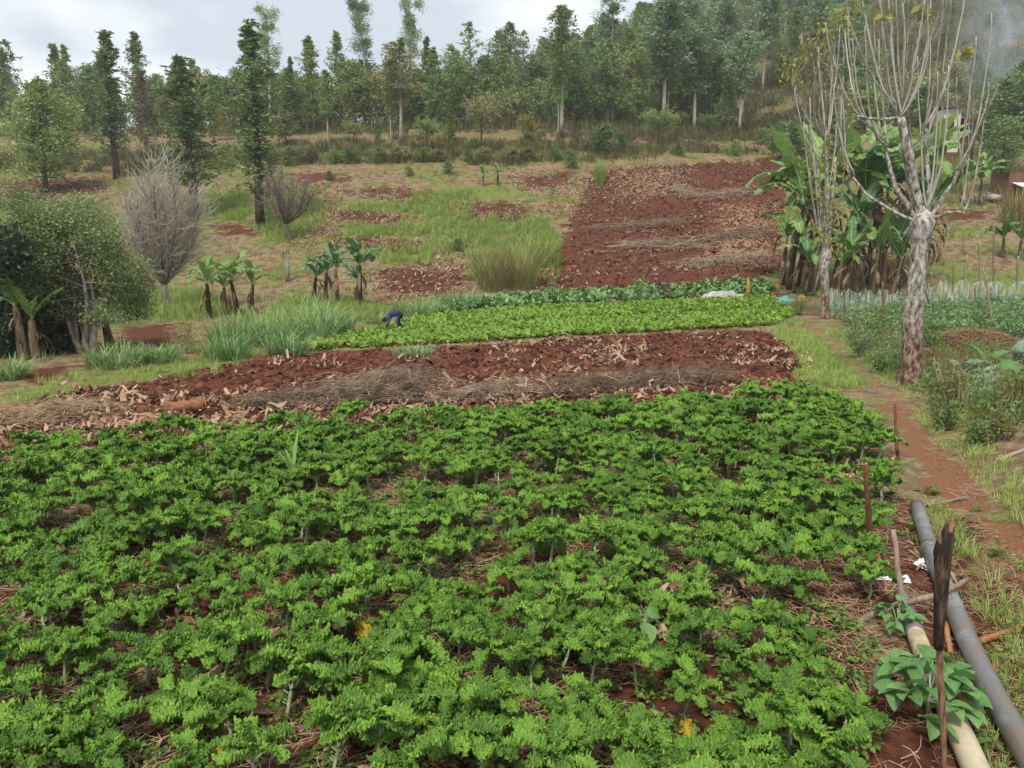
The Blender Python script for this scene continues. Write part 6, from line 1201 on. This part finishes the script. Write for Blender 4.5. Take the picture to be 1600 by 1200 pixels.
# --- pipes, stakes and sticks in the foreground
M['pipe'] = solid('grey_pipe', (.17, .12, .09), (.14, .14, .138), scale=3.2, c3=(.25, .245, .235), detail=8, rough=.38, bump=.08, spec=.45, bd=.004, obj=0); M['pipe_rust'] = solid('rust_patch', (.14, .075, .045), (.24, .15, .10), scale=14, rough=.8, bump=.3, obj=0)
M['cream'] = solid('cream_pipe', (.33, .255, .15), (.52, .44, .29), scale=5, stretch=(1, 1, 1), rough=.55, bump=.15, obj=.2, c3=(.42, .36, .25))
def pipe(name, label, pts, rads, mats, lift, parts):
    P = np.array([spot(*q, lift=lift) for q in pts]); c = P.mean(0); c[2] -= lift; Q = smooth(P - c, 60); Q[:, 2] = np.convolve(np.pad(Q[:, 2], 8, 'edge'), np.ones(17) / 17, 'valid'); t = thing(name, label, 'pipe', c)
    for nm_, a, b, r, m_, k in parts:
        i0, i1 = int(a * 59), int(b * 59) + 1; mb = MB(); seg = Q[i0:i1]; n = len(seg); rr = np.interp(np.linspace(0, 1, n), np.linspace(0, 1, len(r)), r); mb.tube(seg, rr, k); mb.build(nm_, m_, t)
    return t
t = pipe('water_pipe', 'long grey water pipe lying along the right edge of the kale bed', [(1433, 790), (1452, 855), (1476, 915), (1512, 1000), (1552, 1085), (1612, 1190), (1690, 1320)], None, None, .085, (('tube', 0, 1, (.078, .08, .084), M['pipe'], 20), ('joint', .17, .20, (.092, .092), M['pipe'], 20)))
pipe('cream_pipe', 'cream coloured pipe with a grey sleeve partly hidden under the bean plant', [(1408, 930), (1425, 975), (1446, 1030), (1476, 1095), (1502, 1150), (1535, 1225), (1590, 1340)], None, None, .075, (('tube', 0, .22, (.062, .066), M['pipe'], 16), ('tube', .2, .60, (.070, .074), M['cream'], 16), ('tube', .585, 1, (.079, .082), M['cream'], 16), ('joint', .575, .60, (.083, .085), M['cream'], 16), ('joint', .19, .225, (.073, .074), M['pipe'], 16)))
M['burnt'] = solid('burnt_wood', (.026, .018, .014), (.10, .062, .042), scale=7, stretch=(4, 4, .8), c3=(.27, .145, .085), bump=.9, lo=.36, hi=.62, bd=.01)
p = spot(1474, 1218); y0 = p[1]; t = thing('stake', 'thick charred wooden stake with a broken top standing beside the grey pipe', 'stake', p)
def stakepart(nm, pts, ws, mat, dy=0, k=12, jag=0):
    P = smooth([at_plane(*q, y0 + dy) - p for q in pts], 14); r = np.interp(np.linspace(0, 1, 14), np.linspace(0, 1, len(ws)), ws) * mpp(p) / 2; mb = MB(); mb.tube(P, r, k); V = mb.V[0]; c = np.repeat(P, k, 0); q = np.tile(np.arange(k) / k * 6.283, 14); d = 1 + .26 * vnoise(np.cos(q) * 1.6, np.sin(q) * 1.6, np.repeat(P[:, 2], k) * 9, seed=4) + .12 * vnoise(np.cos(q) * 4, np.sin(q) * 4, np.repeat(P[:, 2], k) * 30, seed=6); mb.V[0] = c + (V - c) * d[:, None]
    if jag: mb.V[0][-k:, 2] += jag * vnoise(np.arange(k) * .9, np.arange(k) * 0, seed=9); mb.V[1][0, 2] += jag * .0
    return mb.build(nm, mat, t)
stakepart('upper_post', [(1466, 1014), (1467, 985), (1469, 950), (1471, 915), (1473, 885), (1474, 862), (1478, 842), (1483, 826)], (13, 16, 18, 20, 22, 24, 21, 13), M['burnt'], -.01, 14, .05)
for q, w_ in (([(1470, 850), (1467, 836), (1470, 826)], (7, 5, 2)), ([(1484, 832), (1488, 818), (1487, 810)], (9, 6, 2)), ([(1478, 838), (1477, 824), (1480, 817)], (8, 5, 2))): stakepart('splinter', q, w_, M['burnt'], -.02, 6)
stakepart('lower_shaft', [(1474, 1240), (1475, 1150), (1470, 1080), (1468, 1000)], (9, 9, 10, 10), M['burnt'], .015)
t_ = bpy.context.scene
for pts, w_, m_, lb in (([(1366, 905), (1360, 840), (1351, 728)], 11, 'stake_brown', 'brown stake standing at the kale edge behind the charred one'), ([(1413, 978), (1407, 920), (1396, 828)], 10, 'stake', 'thin grey stake beside the white plastic scrap'), ([(1404, 728), (1401, 690), (1398, 632)], 6, 'stake_brown', 'thin dark stick standing at the path edge of the kale bed'), ([(1385, 895), (1380, 860), (1370, 838)], 6, 'stake', 'short broken stick next to the brown stake')):
    pole('stake', lb, 'stake', pts, w_, M[m_])
def stick(label, pts, w_, mat, lift=.03):
    P = np.array([spot(*q, lift=lift if np.isscalar(lift) else lift[i]) for i, q in enumerate(pts)]); c = P.mean(0); t = thing('stick', label, 'stick', c); mb = MB(); Q = smooth(P - c, 9); r = w_ * mpp(c) / 2; mb.tube(Q + r5.normal(0, r * .12, Q.shape), np.linspace(r, r * .75, 9), 8); mb.build('shaft', mat, t)
M['orange_wood'] = solid('orange_bare_wood', (.26, .11, .045), (.42, .20, .09), scale=8, stretch=(3, 3, 3), bump=.4)
stick('peeled curved stick lying across both pipes behind the charred stake', [(1342, 972), (1378, 950), (1430, 938), (1480, 928), (1512, 905)], 11, M['stake'], (.03, .10, .19, .21, .2))
stick('orange bare stick lying on the grass right of the grey pipe', [(1530, 1003), (1565, 990), (1640, 962)], 11, M['orange_wood'])
stick('short dark stick against the grey pipe', [(1512, 968), (1528, 990)], 9, M['stake_brown'])
stick('bent stick lying beside the grey pipe below the orange one', [(1543, 1010), (1552, 1030), (1558, 1058)], 7, M['stake_brown'])
stick('orange stick between the two pipes beside the charred stake', [(1478, 975), (1484, 1010), (1488, 1040)], 10, M['orange_wood'])
stick('orange peeled stick lying near the brown stake', [(1372, 868), (1380, 900), (1386, 930)], 6, M['orange_wood'])
stick('thin dry stick lying on the bank at the far right', [(1560, 720), (1585, 708), (1640, 690)], 7, M['stake'])
stick('thin stick lying across the path edge above the grey pipe', [(1440, 790), (1470, 786), (1512, 776)], 5, M['stake'])
M['board'] = solid('weathered_board', (.15, .13, .11), (.30, .27, .23), scale=6, stretch=(6, 1, 1), bump=.3)
p = spot(1108, 876); t = thing('board', 'small weathered grey board lying tilted among the kale', 'board', (p[0], p[1], p[2] + .12), -.6); mb = MB(); mb.box((-.10, -.05, 0), (.10, .05, .018)); o = mb.build('plank', M['board'], t, False); o.rotation_euler = (.5, .25, 0)

# --- buildings on the slope, rubble, smoke
M['white_wall'] = solid('whitewashed_wall', (.55, .52, .46), (.70, .67, .60), scale=1.5, bump=.1); M['mud_wall'] = solid('brown_mud_wall', (.13, .065, .04), (.22, .12, .075), scale=2.5, bump=.4); M['roof_or'] = solid('orange_roof_sheet', (.50, .22, .09), (.62, .31, .14), scale=2, bump=0); M['roof_white'] = solid('pale_roof_sheet', (.62, .63, .62), (.76, .77, .76), scale=1.5, bump=0, rough=.5); M['roof_dark'] = solid('dark_roof', (.02, .02, .022), (.05, .045, .045), scale=3); M['blue'] = solid('blue_panel', (.10, .22, .45), (.14, .30, .55), scale=2, bump=0); M['stone'] = solid('pale_stone', (.28, .22, .18), (.50, .44, .38), scale=4, obj=.5)
def sheet_roof(mb, x0, x1, ya, za, yb, zb, n=18, th_=.03):
    u = np.linspace(x0, x1, n); V = []
    for y_, z_ in ((ya, za), (yb, zb)):
        for dz in (0, th_): V.append(np.stack([u, 0 * u + y_, z_ + dz + .02 * (np.arange(n) % 2)], 1))
    V = np.concatenate(V); a = np.arange(n - 1); f = lambda p_, q_: np.stack([p_ * n + a, p_ * n + a + 1, q_ * n + a + 1, q_ * n + a], 1); mb.add(V, np.concatenate([f(1, 3), f(2, 0), f(0, 1), f(3, 2)]))
def house(label, px, depth, rz, build):
    p = at_depth(px, depth); t = thing('house', label, 'house', p, rz); build(t, mpp(p), p); return t
def upper(t, m_, p):
    w_, h = 26 * m_, rise(p, 170); d = 3.2
    mb = MB(); mb.box((-w_ / 2, 0, -1.2), (w_ / 2, d, h * .30)); mb.build('base', M['mud_wall'], t, False)
    mb = MB(); mb.box((-w_ / 2 + .02, .02, h * .30), (w_ / 2 - .02, d - .02, h)); mb.build('wall', M['white_wall'], t, False)
    mb = MB(); sheet_roof(mb, -w_ / 2 - .1, w_ / 2 + .1, -.35, h + .02, d * .5, h + .55); sheet_roof(mb, -w_ / 2 - .1, w_ / 2 + .1, d + .3, h + .02, d * .5, h + .55); mb.build('roof', M['roof_dark'], t, False)
    x0 = w_ / 2 + .02; x1 = x0 + 32 * m_; z1 = rise(p, 178)
    mb = MB(); mb.box((x0, .6, -1.2), (x1 - .3, d, z1 - .35)); mb.build('annexe_wall', M['mud_wall'], t, False)
    mb = MB(); sheet_roof(mb, x0, x1 + .2, -.5, z1 - .45, d, z1 + .1); mb.build('porch_roof', M['roof_or'], t, False)
    mb = MB(); mb.box((x0 + .8, .55, z1 - 1.3), (x0 + 1.9, .59, z1 - .6)); mb.build('blue_door', M['blue'], t, False)
    for q in (x0 + .15, x1):
        mb = MB(); mb.tube([(q, -.4, -1), (q, -.4, z1 - .44)], .05, 6); mb.build('post', M['stake'], t)
    mb = MB(); mb.box((-w_ * .2, -.03, h * .5), (w_ * .12, -.002 + .02, h * .8)); mb.build('window', M['roof_dark'], t, False)
house('small whitewashed house with an orange sheet porch roof on the right slope', 1480, 76, -.1, upper)
def lower(t, m_, p):
    w_ = 32 * m_; h = rise(p, 270); mb = MB(); mb.box((-w_ / 2, 0, -.8), (w_ / 2, 2.2, h)); mb.build('wall', M['mud_wall'], t, False)
    mb = MB(); mb.box((w_ / 2 + .02, .1, -.5), (w_ / 2 + 1.4, 1.8, h * 1.0)); mb.build('side_wall', M['white_wall'], t, False)
    mb = MB(); sheet_roof(mb, -w_ * .35, w_ / 2 + 2.2, -1.7, rise(p, 297), -.02, rise(p, 286)); mb.build('roof', M['roof_white'], t, False)
    mb = MB(); sheet_roof(mb, -w_ / 2 - .15, w_ / 2 + .1, -.015, h + .02, 2.3, h + .22); mb.build('top_roof', M['mud_wall'], t, False)
    for q in (-w_ * .33, w_ / 2 + 1.9):
        mb = MB(); mb.tube([(q, -1.6, -1), (q, -1.6, rise(p, 296.5))], .05, 6); mb.build('post', M['stake'], t)
house('brown mud walled shed with a pale sheet roof at the right frame edge', 1588, 62, .05, lower)
p = at_depth(1575, 102); t = thing('house', 'tiny white hut under the smoke on the upper right slope', 'house', p); mb = MB(); mb.box((-1, 0, -1), (1, 2, 1.7)); mb.build('wall', M['roof_white'], t, False); mb = MB(); sheet_roof(mb, -1.2, 1.2, -.4, 1.72, 2.3, 2.2); mb.build('roof', M['roof_dark'], t, False)
for px, dp, n, sp, lb in ((1548, 63, 26, 1.3, 'pale heap of rubble stones below the dark trees on the right slope'), (1588, 64, 18, .9, 'small heap of pale stones at the right frame edge under the trees')):
    p = at_depth(px, dp); t = thing('rubble_heap', lb, 'rubble', p)
    for k in range(n):
        q = r5.normal(0, sp, 2) * (1, .4); o = link('stone', bpy.data.meshes.get('stone_a') or (lambda m: (m.materials.clear(), m.materials.append(M['stone']), setattr(m, 'name', 'stone_a'), m)[3])(clod_mesh(77)), t); s = r5.uniform(.18, .42); o.location = (q[0], q[1], float(height(p[0] + q[0], p[1] + q[1])) - p[2] + s * .4 + .25 * max(0, 1 - abs(q[0]) / sp)); o.scale = (s * 1.4, s, s * .6); o.rotation_euler = tuple(r5.normal(0, .4, 2)) + (r5.uniform(0, 6.28),)
def smoke_mat():
    m, t = new_mat('blue_smoke'); l = t.links.new; o = N(t, 'ShaderNodeOutputMaterial'); v = N(t, 'ShaderNodeVolumePrincipled'); tc = N(t, 'ShaderNodeTexCoord'); nz = N(t, 'ShaderNodeTexNoise'); nz.inputs['Scale'].default_value = 3.0; nz.inputs['Detail'].default_value = 4; mp = N(t, 'ShaderNodeMapping'); mp.inputs['Scale'].default_value = (1, 1, .8); l(tc.outputs['Object'], mp.inputs[0]); l(mp.outputs[0], nz.inputs['Vector'])
    g = N(t, 'ShaderNodeTexGradient', gradient_type='SPHERICAL'); l(tc.outputs['Object'], g.inputs[0]); r = N(t, 'ShaderNodeMapRange'); r.inputs[1].default_value = .42; r.inputs[2].default_value = .72; r.inputs[4].default_value = .3; l(nz.outputs[0], r.inputs[0]); mu = N(t, 'ShaderNodeMath', operation='MULTIPLY'); l(g.outputs[0], mu.inputs[0]); l(r.outputs[0], mu.inputs[1]); l(mu.outputs[0], v.inputs['Density']); v.inputs['Color'].default_value = (.78, .88, 1.0, 1); v.inputs['Anisotropy'].default_value = .2; l(v.outputs[0], o.inputs['Volume']); return m
def puff(label, px, py, y0, rx, rz_, seed):
    me = bpy.data.meshes.new('smoke'); bm = bmesh.new(); bmesh.ops.create_icosphere(bm, subdivisions=3, radius=1); bm.to_mesh(me); bm.free(); me.materials.append(M['smoke']); o = link('smoke', me); o.location = at_plane(px, py, y0); o.scale = (rx, rx * .7, rz_); tag(o, label, 'smoke', kind='stuff'); return o
M['smoke'] = smoke_mat()
puff('thin blue smoke rising over the trees at the upper right', 1578, 55, 98, 7.5, 8.5, 1)

# scrub over the open hillside
M['scrub'] = leafmat('hillside_scrub_leaf', (.075, .085, .035), (.24, .25, .11), extra=(.26, .20, .12), ext=.2, trans=.25, obj=.6, scale=.3)
SCR = [leaf_clump(840 + k, 420, 2.0, 1.7, .26, M['scrub']) for k in range(4)]
x = r5.uniform(10, 175, 2600); y = r5.uniform(92, 235, 2600); k = (np.abs(x) < .72 * y) & (vnoise(x * .09, y * .09, seed=131) > -.25) & ((x > .36 * y) | (y > 115)); x, y = x[k], y[k]
scatter('hillside_scrub', 'olive and brown scrub covering the open hillside at the top right', 'scrub', SCR, ground(x, y, 0, False), r5.uniform(.5, 1.3, len(x)), rg=r5)
# air
me = bpy.data.meshes.new('haze'); mb = MB(); mb.box((-345, -10, -3), (345, 432, 165)); m, t = new_mat('pale_air'); o = N(t, 'ShaderNodeOutputMaterial'); v = N(t, 'ShaderNodeVolumePrincipled'); v.inputs['Density'].default_value = .0004; v.inputs['Color'].default_value = (.97, .985, 1, 1); t.links.new(v.outputs[0], o.inputs['Volume'])
tag(mb.build('haze', m, None, False), 'thin pale haze in the air over the valley', kind='stuff')
